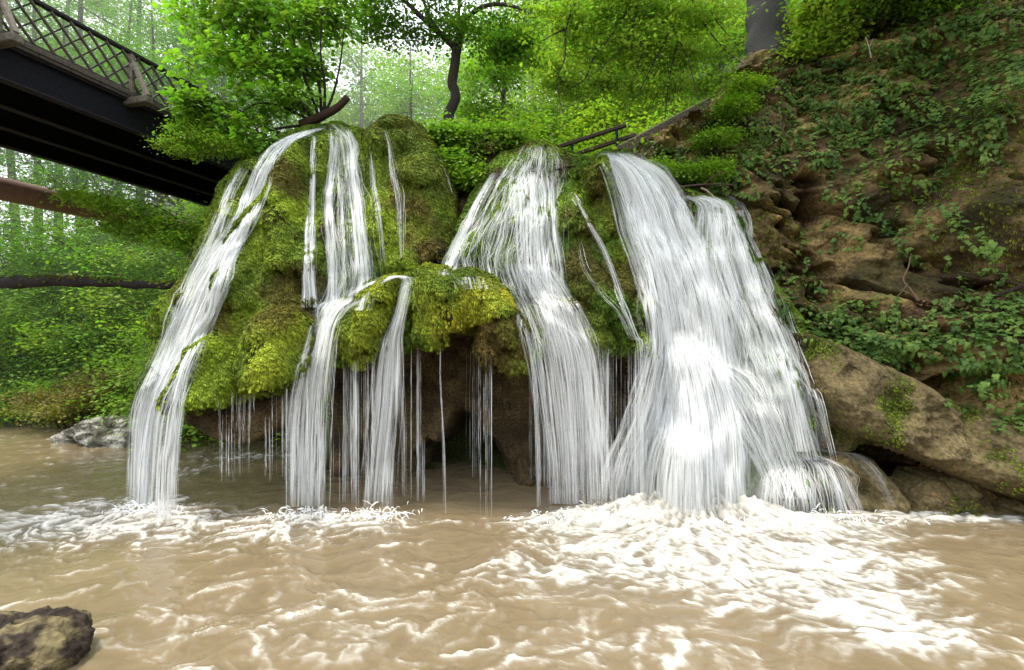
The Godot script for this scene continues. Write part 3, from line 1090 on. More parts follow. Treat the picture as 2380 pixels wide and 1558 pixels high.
	var chute := [
		lobe([[1385, 372], [1440, 348], [1500, 385], [1560, 432], [1610, 450], [1690, 472], [1722, 525], [1742, 605], [1800, 745], [1850, 850], [1872, 950], [1900, 1045], [1890, 1130], [1800, 1200], [1440, 1200], [1460, 1000], [1500, 800], [1470, 600], [1420, 450]], 12.6, 10.5, 0.5, 0.9, 0.6, -0.8),
		lobe([[1500, 830], [1560, 790], [1640, 800], [1690, 870], [1720, 960], [1740, 1080], [1720, 1190], [1490, 1190]], 11.0, 10.2, 0.45, 0.6, 0.4, -0.8),
		lobe([[1600, 520], [1640, 480], [1700, 500], [1735, 610], [1790, 740], [1840, 860], [1860, 980], [1800, 1060], [1740, 1000], [1700, 860], [1640, 700]], 12.0, 10.5, 0.4, 0.5, 0.6, -0.9),
		lobe([[1570, 600], [1640, 560], [1690, 640], [1740, 760], [1720, 800], [1640, 760], [1590, 700]], 11.5, 10.9, 0.3, 0.4, 0.6, -0.9),
	]
	var boulder := [lobe([[1725, 1215], [1745, 1140], [1790, 1090], [1850, 1068], [1920, 1075], [1975, 1110], [2010, 1165], [2025, 1220]], 10.2, 9.9, 0.5, 0.9, 0.15, -0.8)]
	var keep_all := func(p, _n): return 1.0 - 0.9 * smoothstep(0.28, 0.42, fbm.get_noise_3d(p.x * 7.0 + 13.0, p.y * 5.0, p.z * 5.0))
	for g in [["mossy_dome", left, "moss-covered tufa dome nearest the footbridge, bright green cushions and hanging lip", 760.0, 900.0], ["mossy_arch", arch, "golden green moss arch over the dark cave in the middle of the falls", 1090.0, 800.0], ["mossy_dome", right, "streaming tufa dome beside the thickest fall, dark green moss on its flank", 1300.0, 800.0], ["waterfall_ledge", chute, "steep dark green ledge hidden under the thickest white fall", 1640.0, 500.0], ["boulder", boulder, "low rounded boulder washed by spreading water at the foot of the thickest fall", 1870.0, 200.0]]:
		var d := relief(g[1], 0.04, 0.06, 0.22, 90 if g[0] != "boulder" else 0)
		reliefs.append(d)
		var t := thing(g[0], g[2], "rock")
		put("rock", relief_mesh(d, rock_paint), M.wet, t)
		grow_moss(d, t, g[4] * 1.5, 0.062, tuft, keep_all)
	# what hangs under the lips

# ---------------------------------------------------------------- the steep bank with ivy
var bank_ctl := [[1440, 360, 14.6], [1500, 420, 13.6], [1560, 380, 14.0], [1660, 240, 14.0], [1640, 330, 13.3], [1600, 440, 12.9], [1690, 450, 12.6], [1740, 130, 13.8], [1840, 105, 13.8], [1980, 20, 13.4], [2100, -20, 13.0], [2380, -60, 11.8], [2600, -60, 10.5],
	[1750, 300, 12.9], [1720, 420, 12.3], [1740, 560, 12.1], [1760, 640, 12.3], [1850, 500, 12.9], [1850, 560, 13.0], [1800, 460, 12.1], [1860, 700, 12.6], [1850, 250, 12.9], [1930, 420, 12.0], [1960, 560, 12.0], [1900, 640, 12.3], [1940, 720, 11.4], [2050, 300, 12.1], [2050, 480, 11.6], [2060, 620, 11.5], [2150, 180, 12.2], [2200, 400, 11.0], [2200, 560, 10.9], [2250, 660, 10.7],
	[2050, 740, 10.8], [2100, 820, 10.3], [2000, 800, 10.7], [1950, 760, 11.2], [2250, 760, 10.2], [2380, 300, 9.9], [2380, 120, 10.6], [2380, 500, 9.8], [2380, 660, 9.6], [2300, 860, 10.1], [2380, 800, 9.3], [2380, 940, 9.5], [2200, 900, 10.4], [2100, 900, 10.6], [2100, 1060, 11.2], [2250, 1100, 10.6], [2380, 1200, 10.0], [1950, 900, 11.4], [1900, 1000, 11.6], [1960, 1130, 11.6], [2600, 500, 8.4], [2600, 900, 8.2], [2600, 1250, 8.6], [2600, 100, 9.0], [1880, 860, 11.6]]

func right_bank(tuft: Mesh) -> void:
	var s := 0.05
	var x0 := 2.6
	var x1 := 12.2
	var y0 := -0.6
	var y1 := 14.2
	var nx := int((x1 - x0) / s)
	var ny := int((y1 - y0) / s)
	var pts := PackedVector3Array()
	for c in bank_ctl: pts.append(at(c[0], c[1], c[2]))
	var crest := PackedVector2Array()
	for c in [[1380, 430, 14.0], [1440, 352, 14.6], [1560, 300, 14.0], [1655, 232, 14.0], [1700, 170, 13.9], [1745, 118, 13.8], [1840, 100, 13.8], [1980, 15, 13.4], [2100, -30, 13.0], [2380, -70, 11.8], [2700, -70, 10.5]]:
		var q := at(c[0], c[1], c[2])
		crest.append(Vector2(q.x, q.y))
	var pits := []
	for q in [[1852, 508, 13.0, 0.38, 0.42, 1.2], [1905, 640, 12.4, 0.2, 0.3, 0.7], [1850, 620, 12.8, 0.3, 0.35, 0.8], [1870, 690, 12.6, 0.4, 0.35, 0.9], [1880, 420, 12.4, 0.35, 0.2, 0.5], [2250, 900, 10.3, 0.7, 0.4, 0.8], [2180, 620, 10.9, 0.5, 0.25, 0.6], [1700, 300, 13.0, 0.5, 0.4, 0.7]]:
		pits.append([at(q[0], q[1], q[2]), q[3], q[4], q[5]])
	var z := PackedFloat32Array()
	var moss := PackedFloat32Array()
	var tone := PackedFloat32Array()
	var inside := PackedByteArray()
	z.resize(nx * ny)
	z.fill(-1e6)
	moss.resize(nx * ny)
	tone.resize(nx * ny)
	inside.resize(nx * ny)
	for j in ny:
		var y := y0 + j * s
		for i in nx:
			var x := x0 + i * s
			var top := -5.0
			for k in crest.size() - 1:
				if x >= crest[k].x and x <= crest[k + 1].x: top = lerpf(crest[k].y, crest[k + 1].y, (x - crest[k].x) / (crest[k + 1].x - crest[k].x))
			if x > crest[-1].x: top = crest[-1].y
			if y > top + s: continue
			var sw := 0.0
			var sz := 0.0
			for p in pts:
				var q := 1.0 / (0.04 + pow((p.x - x) * (p.x - x) + (p.y - y) * (p.y - y), 1.6))
				sw += q
				sz += q * p.z
			var id := j * nx + i
			var zz := sz / sw
			# overhanging shelves and pits of the tufa
			var a := fbm.get_noise_3d(x * 4.0, y * 6.0, 3.0)
			var b := fine.get_noise_3d(x * 11.0, y * 14.0, 8.0)
			var cc := fine.get_noise_3d(x * 26.0, y * 30.0, 18.0)
			zz += 0.55 * a + 0.16 * cc - 0.2 * absf(b) + 0.42 * rug.get_noise_3d(x * 2.6, y * 4.2 - x * 1.1, 4.0)
			zz -= 0.7 * smoothstep(0.18, 0.0, absf(fbm.get_noise_2d(x * 3.0 + 7.0, y * 7.0 + x * 4.0))) * smoothstep(-0.2, 0.3, a)
			for q in pits:
				var qd := Vector2((x - q[0].x) / q[1], (y - q[0].y) / q[2]).length()
				if qd < 1.0: zz -= q[3] * smoothstep(1.0, 0.6, qd)
			if y > top - 0.25: zz -= (y - top + 0.25) * 1.2
			z[id] = zz
			inside[id] = 1
			var veg := smoothstep(-0.25, 0.25, fbm.get_noise_2d(x * 3.0 + 20.0, y * 3.0))
			moss[id] = 0.35 * veg
			tone[id] = 1.6
	var d := {"x0": x0, "y0": y0, "s": s, "nx": nx, "ny": ny, "z": z, "moss": moss, "tone": tone, "inside": inside}
	reliefs.append(d)
	var paint := func(p: Vector3, _n: Vector3, _m: float) -> Color:
		var a := fbm.get_noise_3d(p.x * 4.0, p.y * 5.0, p.z * 4.0)
		var b := fine.get_noise_3d(p.x * 12.0, p.y * 16.0, p.z * 12.0)
		var c := Color(0.06, 0.036, 0.018).lerp(Color(0.44, 0.30, 0.12), clampf(0.42 + 1.1 * a + 0.6 * b, 0.0, 1.0))
		c = c.lerp(Color(0.035, 0.038, 0.010), smoothstep(0.0, 0.4, fbm.get_noise_3d(p.x * 5.0 + 50.0, p.y * 5.0, p.z * 5.0)) * 0.8)
		return c
	var t := put("bank_cliff", relief_mesh(d, paint), M.rock)
	tag(t, "steep brown tufa bank with ivy", "", "", "structure")
	grow_moss(d, t, 260.0, 0.06, tuft, func(_p, _n): return 1.0)
	bank_rocks(tuft)
	ivy(d)

func bank_rocks(tuft: Mesh) -> void:
	var list := [
		["mossy_rock", "moss-draped rock shoulder between the thickest fall and the ivy bank", [
			lobe([[1738, 605], [1770, 600], [1800, 650], [1830, 700], [1870, 760], [1892, 830], [1885, 900], [1880, 960], [1900, 1040], [1860, 1000], [1840, 880], [1800, 760], [1755, 660]], 11.9, 10.7, 0.5, 0.5, 0.9, -0.6)]],
		["boulder", "long slanting pale tufa boulder lying below the ivy patch", [
			lobe([[1866, 772], [1930, 795], [2010, 826], [2100, 872], [2170, 920], [2250, 945], [2380, 965], [2560, 1000], [2560, 1200], [2380, 1165], [2310, 1140], [2230, 1105], [2140, 1065], [2060, 1035], [1980, 1005], [1930, 960], [1890, 910]], 10.7, 9.2, 0.55, 0.5, 0.45, 1.2),
			lobe([[1860, 860], [1930, 900], [1990, 960], [2000, 1030], [1960, 1060], [1900, 1040], [1872, 960]], 11.0, 10.4, 0.4, 0.4, 0.4, 1.7),
			lobe([[2090, 900], [2160, 905], [2200, 940], [2190, 990], [2120, 960]], 10.1, 10.0, 0.3, 0.3, 0.5, -0.3)]],
		["boulder", "wet brown boulder sloping into the pool beside the washed one", [
			lobe([[1905, 1060], [1950, 1045], [2020, 1060], [2055, 1110], [2090, 1165], [2085, 1230], [1990, 1240], [1940, 1150]], 10.4, 9.9, 0.5, 0.5, 0.0)]],
		["boulder", "small orange brown rock at the waterline under the slanting boulder", [
			lobe([[2098, 1225], [2102, 1150], [2130, 1108], [2190, 1102], [2290, 1110], [2330, 1170], [2340, 1230]], 10.1, 9.7, 0.35, 0.4, 0.12, 1.0)]],
		["boulder", "dark rock at the waterline below the thick end of the slanting boulder", [
			lobe([[2300, 1235], [2310, 1150], [2380, 1130], [2500, 1140], [2560, 1250]], 9.9, 9.5, 0.35, 0.4, 0.2, 1.5)]],
	]
	for g in list:
		var d := relief(g[2], 0.045, 0.12, 0.3)
		var zz: PackedFloat32Array = d.z
		for id in zz.size():
			if d.inside[id]: zz[id] += 0.30 * rug.get_noise_3d((id % int(d.nx)) * d.s * 5.0, (id / int(d.nx)) * d.s * 6.5, 2.0) - 0.1
		d.z = zz
		reliefs.append(d)
		var t := thing(g[0], g[1], "rock")
		var orange: bool = g[1].begins_with("small orange")
		put("rock", relief_mesh(d, func(p, n, m):
			var c: Color = (rock_paint(p, n, 0.0) * 1.7).lerp(Color(0.125, 0.10, 0.032), 0.5)
			var a := fbm.get_noise_3d(p.x * 7.0, p.y * 9.0, p.z * 7.0)
			c = c.lerp(Color(0.045, 0.045, 0.011), smoothstep(0.0, 0.35, fbm.get_noise_3d(p.x * 6.0 + 31.0, p.y * 6.0, p.z * 6.0)) * (0.9 if m < 0.8 else 0.4))
			if orange: c = c.lerp(Color(0.42, 0.22, 0.08), smoothstep(0.0, 0.3, a))
			return c), M.rock, t)
		grow_moss(d, t, 1500.0, 0.04, tuft, func(p, _n): return smoothstep(-0.05, 0.35, fbm.get_noise_3d(p.x * 6.0 + 31.0, p.y * 6.0, p.z * 6.0)) if g[0] == "boulder" else 1.0)

const IVY_A := Color(0.065, 0.15, 0.035)
const IVY_B := Color(0.20, 0.31, 0.06)

func ivy(d: Dictionary) -> void:
	rng.seed = 77
	var leaf := ivy_leaf()
	# each patch: centre and spread in the survey, leaves, how pale
	var patches := [
		["ivy_plant", "dense ivy carpet on the ledge above the slanting boulder", [[1990, 740, 100, 50, 420], [2040, 800, 90, 40, 420], [1960, 800, 60, 30, 120], [2150, 770, 80, 40, 160]], 0.48],
		["ivy_plant", "ivy trailing down the middle of the brown cliff in thin chains", [[1975, 320, 60, 70, 170], [1985, 430, 30, 70, 70], [2040, 420, 40, 80, 100], [1950, 560, 30, 60, 30], [2090, 330, 80, 50, 120]], 0.48],
		["ivy_plant", "ivy spilling over the brow beside the retaining wall", [[1620, 380, 70, 40, 260], [1560, 360, 50, 30, 160], [1700, 330, 50, 70, 200], [1760, 290, 60, 40, 160], [1830, 300, 80, 50, 200]], 0.48],
		["ivy_plant", "thick ivy blanket on the slope under the big trunk", [[1850, 170, 110, 50, 380], [1960, 150, 120, 60, 420], [2080, 120, 120, 60, 360], [2060, 230, 120, 60, 300], [1900, 240, 90, 40, 220], [2180, 90, 120, 60, 260], [2300, 60, 90, 70, 300], [2260, 160, 90, 50, 200], [2350, 130, 60, 60, 160], [2320, 20, 90, 50, 260], [2200, 20, 90, 40, 200], [2100, 60, 90, 40, 200]], 0.48],
		["ivy_plant", "ivy and herbs by the picture edge above the thick end of the slanting boulder", [[2330, 720, 80, 60, 220], [2250, 680, 90, 50, 220], [2330, 850, 70, 60, 240], [2270, 830, 60, 40, 120], [2350, 950, 50, 40, 60]], 0.48],
		["ivy_plant", "loose ivy on the upper cliff among bare yellow rock", [[2220, 320, 100, 50, 160], [2180, 480, 50, 60, 70], [2300, 250, 80, 50, 120], [2250, 560, 50, 40, 50], [2130, 560, 50, 60, 50]], 0.48],
		["ivy_plant", "small ivy tuft on the moss-draped shoulder of rock", [[1820, 610, 12, 30, 40], [1845, 670, 10, 40, 40], [1860, 580, 30, 60, 50], [1880, 680, 30, 50, 50]], 0.48],
	]
	for g in patches:
		var t := thing(g[0], g[1], "ivy", Vector3.ZERO, "ivy on the bank")
		var buf := PackedFloat32Array()
		var count := 0
		var single := 0
		for q in g[2]:
			for vine in maxi(2, int(q[4] * (1.5 if g[1].begins_with("dense") or g[1].begins_with("ivy spilling") else 1.05) / 13)):
				var u: float = q[0] + rng.randfn() * q[2] * 0.6
				var v: float = q[1] + rng.randfn() * q[3] * 0.6
				var head := rr(0.2, 2.6)
				var dd := 11.5
				var trail := []
				var vt := clampf(g[3] + rng.randfn() * 0.25, 0.0, 1.0)
				for k in rng.randi_range(7, 20):
					head = lerpf(head, 1.45, 0.06) + rng.randfn() * 0.35
					u += cos(head) * 6.5
					v += sin(head) * 6.5
					var p := at(u, v, dd)
					var lost := false
					for it in 4:
						p = at(u, v, dd)
						var zz := surf(p.x, p.y)
						if zz < -1e4:
							lost = true
							break
						dd = lerpf(dd, -zz - 0.03, 0.8)
					if lost or (not g[1].begins_with("ivy and herbs") and u > 1860.0 and v > 795.0 + maxf(0.0, u - 1930.0) * 0.40) or v > 1010.0: break
					trail.append(p)
					var e := 0.12
					var sx := clampf((surf(p.x + e, p.y) - surf(p.x - e, p.y)) / (2 * e), -1.2, 1.2)
					var sy := clampf((surf(p.x, p.y + e) - surf(p.x, p.y - e)) / (2 * e), -1.2, 1.2)
					for lf in (2 if rng.randf() < 0.6 else 1):
						var nn := (Vector3(-sx, -sy + 0.6, 1.0).normalized() + Vector3(rr(-0.5, 0.5), rr(-0.1, 0.7), rr(-0.3, 0.3))).normalized()
						var zd := (Vector3.DOWN + Vector3(rr(-0.9, 0.9), 0, rr(-0.4, 0.4))).slide(nn).normalized()
						var size := rr(0.05, 0.125)
						var b := Basis(nn.cross(zd), nn, zd).scaled(Vector3.ONE * size)
						var c: Color = IVY_A.lerp(IVY_B, clampf(vt + rng.randfn() * 0.18, 0.0, 1.0))
						if rng.randf() < 0.01: c = Color(0.3, 0.22, 0.03)
						var here := p + nn * rr(0.02, 0.09) + Vector3(rr(-0.06, 0.06), rr(-0.06, 0.06), 0)
						if single < 40 and size > 0.11:
							single += 1
							put("leaf", leaf, ivy_mats[mini(3, int(clampf(vt, 0.0, 0.99) * 4))], t).transform = Transform3D(b, here)
						else:
							push(buf, b, here, c)
							count += 1
				if trail.size() > 3 and vine % 2 == 0:
					var rad := []
					for k in trail.size(): rad.append(lerpf(0.007, 0.003, float(k) / trail.size()))
					put("stem", done(tube(trail, rad, 4, Color(0.15, 0.11, 0.065))), M.bark, t)
		multi("leaves", leaf, M.leaf, buf, count, t).set_meta("kind", "stuff")

var ivy_mats := []

# ---------------------------------------------------------------- the streams
func waterfall() -> void:
	var list := [
		["long slanting stream down the bridge side of the first dome, falling free from its lip", [
			{"path": [[748, 298, 8], [700, 312, 20], [650, 338, 24], [618, 380, 26], [598, 430, 28], [575, 490, 27], [548, 548, 26], [520, 600, 30], [500, 670, 24], [484, 735, 18], [448, 785, 24], [415, 850, 34], [388, 925, 44], [372, 1000, 50], [362, 1100, 50], [358, 1230, 50]], "veils": [[14, 1.3, 0.05, "veil"], [12, 0.9, 0.10, "wisp"]], "threads": [[40, 0.02, 0.09, 0.07, 1.0, true]]},
			{"path": [[600, 430, 14], [560, 520, 26], [500, 605, 36], [458, 680, 38], [425, 755, 38], [388, 850, 40], [352, 930, 38], [336, 1000, 34], [328, 1200, 32]], "veils": [[10, 0.85, 0.05, "wisp"], [8, 0.4, 0.08, "veil"]], "threads": [[60, 0.015, 0.05, 0.06, 1.2, true]]},
			{"path": [[565, 480, 26], [505, 600, 52], [458, 700, 54], [418, 800, 52], [382, 900, 60], [364, 980, 62], [356, 1100, 60], [352, 1230, 60]], "veils": [[16, 0.7, 0.04, "wisp"]], "threads": [[24, 0.02, 0.06, 0.06, 1.0, true]]},
			{"path": [[570, 385, 14], [535, 445, 16], [505, 530, 20], [470, 610, 22], [435, 690, 22]], "veils": [[8, 0.6, 0.05, "wisp"]], "threads": [[34, 0.01, 0.04, 0.05, 1.0, true]]}]],
		["narrow white ribbon down the middle of the first dome's moss", [
			{"path": [[731, 315, 6], [728, 370, 8], [723, 450, 11], [719, 550, 14], [717, 640, 17], [722, 715, 22]], "veils": [[6, 1.3, 0.05, "veil"]], "threads": [[26, 0.015, 0.05, 0.07, 1.5, true]]}]],
		["broad lacy cascade from the top of the first dome into the mossy basin", [
			{"path": [[762, 288, 22], [790, 325, 32], [800, 380, 34], [802, 450, 48], [802, 520, 54], [812, 600, 58], [815, 660, 60], [795, 722, 66]], "veils": [[14, 0.42, 0.05, "wisp"]], "threads": [[40, 0.01, 0.04, 0.06, 0.9, true]]},
			{"path": [[800, 300, 18], [812, 340, 20], [818, 400, 16], [828, 480, 17], [836, 560, 17], [840, 640, 18], [822, 722, 24]], "veils": [[6, 1.0, 0.07, "veil"]], "threads": [[24, 0.02, 0.06, 0.08, 1.1, true]]},
			{"path": [[775, 300, 14], [776, 350, 9], [768, 420, 9], [764, 480, 10], [770, 560, 11], [775, 640, 12], [770, 722, 16]], "veils": [[5, 1.1, 0.06, "veil"]], "threads": [[14, 0.02, 0.06, 0.07, 1.1, true]]},
			{"path": [[790, 420, 5], [796, 500, 7], [800, 600, 8], [802, 695, 10]], "veils": [], "threads": [[8, 0.02, 0.05, 0.06, 0.9, true]]}]],
		["stream leaving the mossy basin in a tall free-falling plume", [
			{"path": [[810, 692, 50], [775, 712, 42], [757, 745, 30], [742, 800, 32], [730, 860, 38], [720, 930, 42], [714, 1010, 44], [712, 1100, 44], [710, 1260, 42]], "veils": [[12, 1.2, 0.06, "veil"], [10, 0.8, 0.12, "wisp"]], "threads": [[45, 0.015, 0.08, 0.09, 1.1, true]]}]],
		["thin trickle over the rounded moss hump behind the arch", [
			{"path": [[893, 300, 3], [906, 345, 4], [914, 395, 9], [924, 440, 10], [930, 500, 9], [932, 600, 6]], "veils": [], "threads": [[24, 0.012, 0.035, 0.05, 1.5, true]]},
			{"path": [[1018, 362, 3], [1036, 400, 3], [1050, 450, 3]], "veils": [], "threads": [[6, 0.01, 0.03, 0.05, 1.4, true]]},
			{"path": [[860, 350, 5], [868, 430, 6], [882, 520, 8], [892, 620, 10]], "veils": [], "threads": [[16, 0.01, 0.03, 0.05, 1.0, true]]}]],
		["stream slipping off the arch between two moss cushions into the pool", [
			{"path": [[855, 668, 16], [905, 645, 15], [944, 648, 12], [940, 680, 12], [928, 730, 14], [912, 785, 20], [904, 850, 30], [898, 950, 34], [888, 1050, 36], [880, 1150, 38], [876, 1260, 40]], "veils": [[9, 0.9, 0.06, "veil"]], "threads": [[64, 0.012, 0.045, 0.08, 1.4, true]]},
			{"path": [[930, 770, 4], [926, 850, 8], [932, 950, 8], [937, 1050, 5], [938, 1260, 5]], "veils": [], "threads": [[9, 0.02, 0.04, 0.10, 1.8, false]]},
			{"path": [[812, 690, 20], [850, 665, 18], [905, 648, 14]], "veils": [[5, 0.9, 0.05, "veil"]], "threads": [[12, 0.02, 0.05, 0.05, 1.2, true]]}]],
		["single thread of water falling past the cave mouth", [
			{"path": [[1022, 800, 3], [1022, 880, 3], [1026, 960, 3], [1031, 1060, 4], [1036, 1260, 4]], "veils": [], "threads": [[7, 0.012, 0.025, 0.06, 1.8, false]]}]],
		["wide lacy cascade over the second dome", [
			{"path": [[1248, 338, 42], [1235, 385, 66], [1215, 430, 86], [1195, 490, 100], [1180, 550, 120], [1166, 610, 130], [1185, 672, 120]], "veils": [[22, 0.55, 0.05, "wisp"]], "threads": [[70, 0.015, 0.06, 0.06, 1.0, true]]},
			{"path": [[1240, 400, 50], [1248, 470, 46], [1250, 550, 46], [1262, 690, 56]], "veils": [[12, 1.1, 0.08, "veil"]], "threads": [[50, 0.02, 0.06, 0.09, 1.4, true]]},
			{"path": [[1150, 400, 8], [1110, 470, 10], [1078, 540, 14], [1050, 600, 18], [1040, 640, 18]], "veils": [[6, 1.3, 0.06, "veil"]], "threads": [[24, 0.02, 0.05, 0.07, 1.5, true]]}]],
		["spreading shelf stream that drops beside the brown moss clump", [
			{"path": [[1225, 612, 60], [1240, 640, 66], [1262, 680, 72], [1285, 725, 74], [1305, 790, 78], [1318, 850, 78], [1328, 950, 72], [1335, 1080, 64], [1340, 1260, 64]], "veils": [[20, 0.65, 0.06, "veil"], [18, 0.5, 0.12, "wisp"]], "threads": [[70, 0.015, 0.08, 0.09, 1.0, true]]},
			{"path": [[1212, 720, 12], [1232, 800, 9], [1242, 900, 6], [1247, 1000, 6], [1252, 1260, 6]], "veils": [], "threads": [[14, 0.02, 0.045, 0.08, 1.8, false]]},
			{"path": [[1290, 730, 30], [1345, 790, 26], [1365, 850, 24], [1380, 950, 26], [1395, 1060, 26], [1405, 1260, 28]], "veils": [[8, 1.0, 0.09, "veil"]], "threads": [[30, 0.02, 0.05, 0.10, 1.5, true]]}]],
		["small bright rills running over the dark moss flank of the second dome", [
			{"path": [[1335, 455, 8], [1368, 520, 12], [1398, 575, 14], [1424, 640, 14], [1446, 705, 16], [1476, 780, 16], [1490, 840, 14], [1492, 1240, 14]], "veils": [], "threads": [[12, 0.012, 0.04, 0.06, 1.3, true]]},
			{"path": [[1345, 560, 5], [1362, 625, 8], [1400, 680, 9], [1440, 725, 8], [1470, 790, 8]], "veils": [], "threads": [[7, 0.012, 0.035, 0.06, 1.4, true]]},
			{"path": [[1300, 445, 6], [1330, 450, 10], [1352, 480, 10]], "veils": [], "threads": [[10, 0.02, 0.04, 0.05, 1.3, true]]}]],
		["thickest white fall, roaring from the top ledge to the pool", [
			{"path": [[1425, 355, 40], [1478, 398, 68], [1512, 460, 80], [1535, 530, 86], [1566, 610, 90], [1592, 700, 92], [1606, 800, 94], [1604, 900, 112], [1598, 1000, 138], [1585, 1100, 160], [1580, 1240, 170]], "veils": [[30, 1.3, 0.06, "veil"], [28, 0.9, 0.13, "veil"], [26, 0.6, 0.20, "wisp"]], "threads": [[60, 0.05, 0.20, 0.14, 0.8, true]], "bands": 90},
			{"path": [[1575, 760, 30], [1600, 820, 60], [1625, 900, 80], [1640, 1000, 95], [1645, 1100, 100], [1650, 1240, 105]], "veils": [[14, 1.4, 0.24, "veil"]], "threads": [[40, 0.03, 0.10, 0.2, 1.2, true]]}]],
		["white curtain between the thickest fall and the brown bank, spreading over green rock", [
			{"path": [[1630, 455, 50], [1672, 480, 54], [1680, 560, 66], [1702, 640, 76], [1732, 740, 82], [1764, 840, 92], [1795, 930, 96], [1818, 1010, 92], [1835, 1070, 90]], "veils": [[20, 0.65, 0.06, "veil"], [18, 0.5, 0.11, "wisp"]], "threads": [[50, 0.03, 0.14, 0.09, 0.8, true]], "bands": 60},
			{"path": [[1692, 480, 16], [1722, 560, 18], [1752, 660, 20], [1800, 760, 22], [1832, 850, 22], [1852, 950, 22], [1872, 1050, 24]], "veils": [[6, 1.2, 0.06, "veil"]], "threads": [[40, 0.02, 0.06, 0.08, 1.3, true]]},
			{"path": [[1640, 840, 40], [1690, 880, 60], [1740, 960, 60], [1790, 1060, 50], [1830, 1160, 45]], "veils": [[10, 0.8, 0.10, "wisp"]], "threads": [[40, 0.02, 0.08, 0.12, 1.1, true]]}]],
		["fan of water sliding over the washed boulder into the pool", [
			{"path": [[1840, 1050, 50], [1862, 1075, 84], [1870, 1105, 110], [1872, 1150, 128], [1880, 1240, 142]], "veils": [[18, 0.9, 0.04, "veil"], [16, 0.6, 0.07, "wisp"]], "threads": [[16, 0.02, 0.06, 0.03, 1.2, true]]},
			{"path": [[1890, 1040, 16], [1930, 1050, 22], [1990, 1062, 24], [2040, 1110, 20], [2075, 1180, 18]], "veils": [[5, 0.6, 0.02, "wisp"]], "threads": []}]],
	]
	var k := 0
	for s in list:
		k += 1
		stream(s[0], {"lines": s[1]}, k)
	drips()

func drips() -> void:
	# beads and hair-thin threads falling from the lips
	var t := thing("dripping_water", "hair-thin drips falling from the mossy lips in front of the dark cave", "water drips")
	t.set_meta("kind", "stuff")
	rng.seed = 41
	var k := 0
	for g in [[425, 680, 905, 34, 1120], [780, 880, 830, 46, 1250], [930, 1010, 800, 16, 1250], [1040, 1200, 800, 10, 1250], [1225, 1300, 850, 26, 1250], [1380, 1520, 800, 60, 1250], [340, 430, 930, 26, 1250], [640, 780, 880, 30, 1250]]:
		var path := []
		for e in 40: path.append(Vector3((g[0] + g[1]) * 0.5, lerpf(g[2], g[4], e / 39.0), (g[1] - g[0]) * 0.5))
		k += 1
		rng.seed = 60 + k
		strands(path, g[3] * 2, 0.003, 0.009, 0.03, 300 + k, t, 1.0, true, "drip_threads")

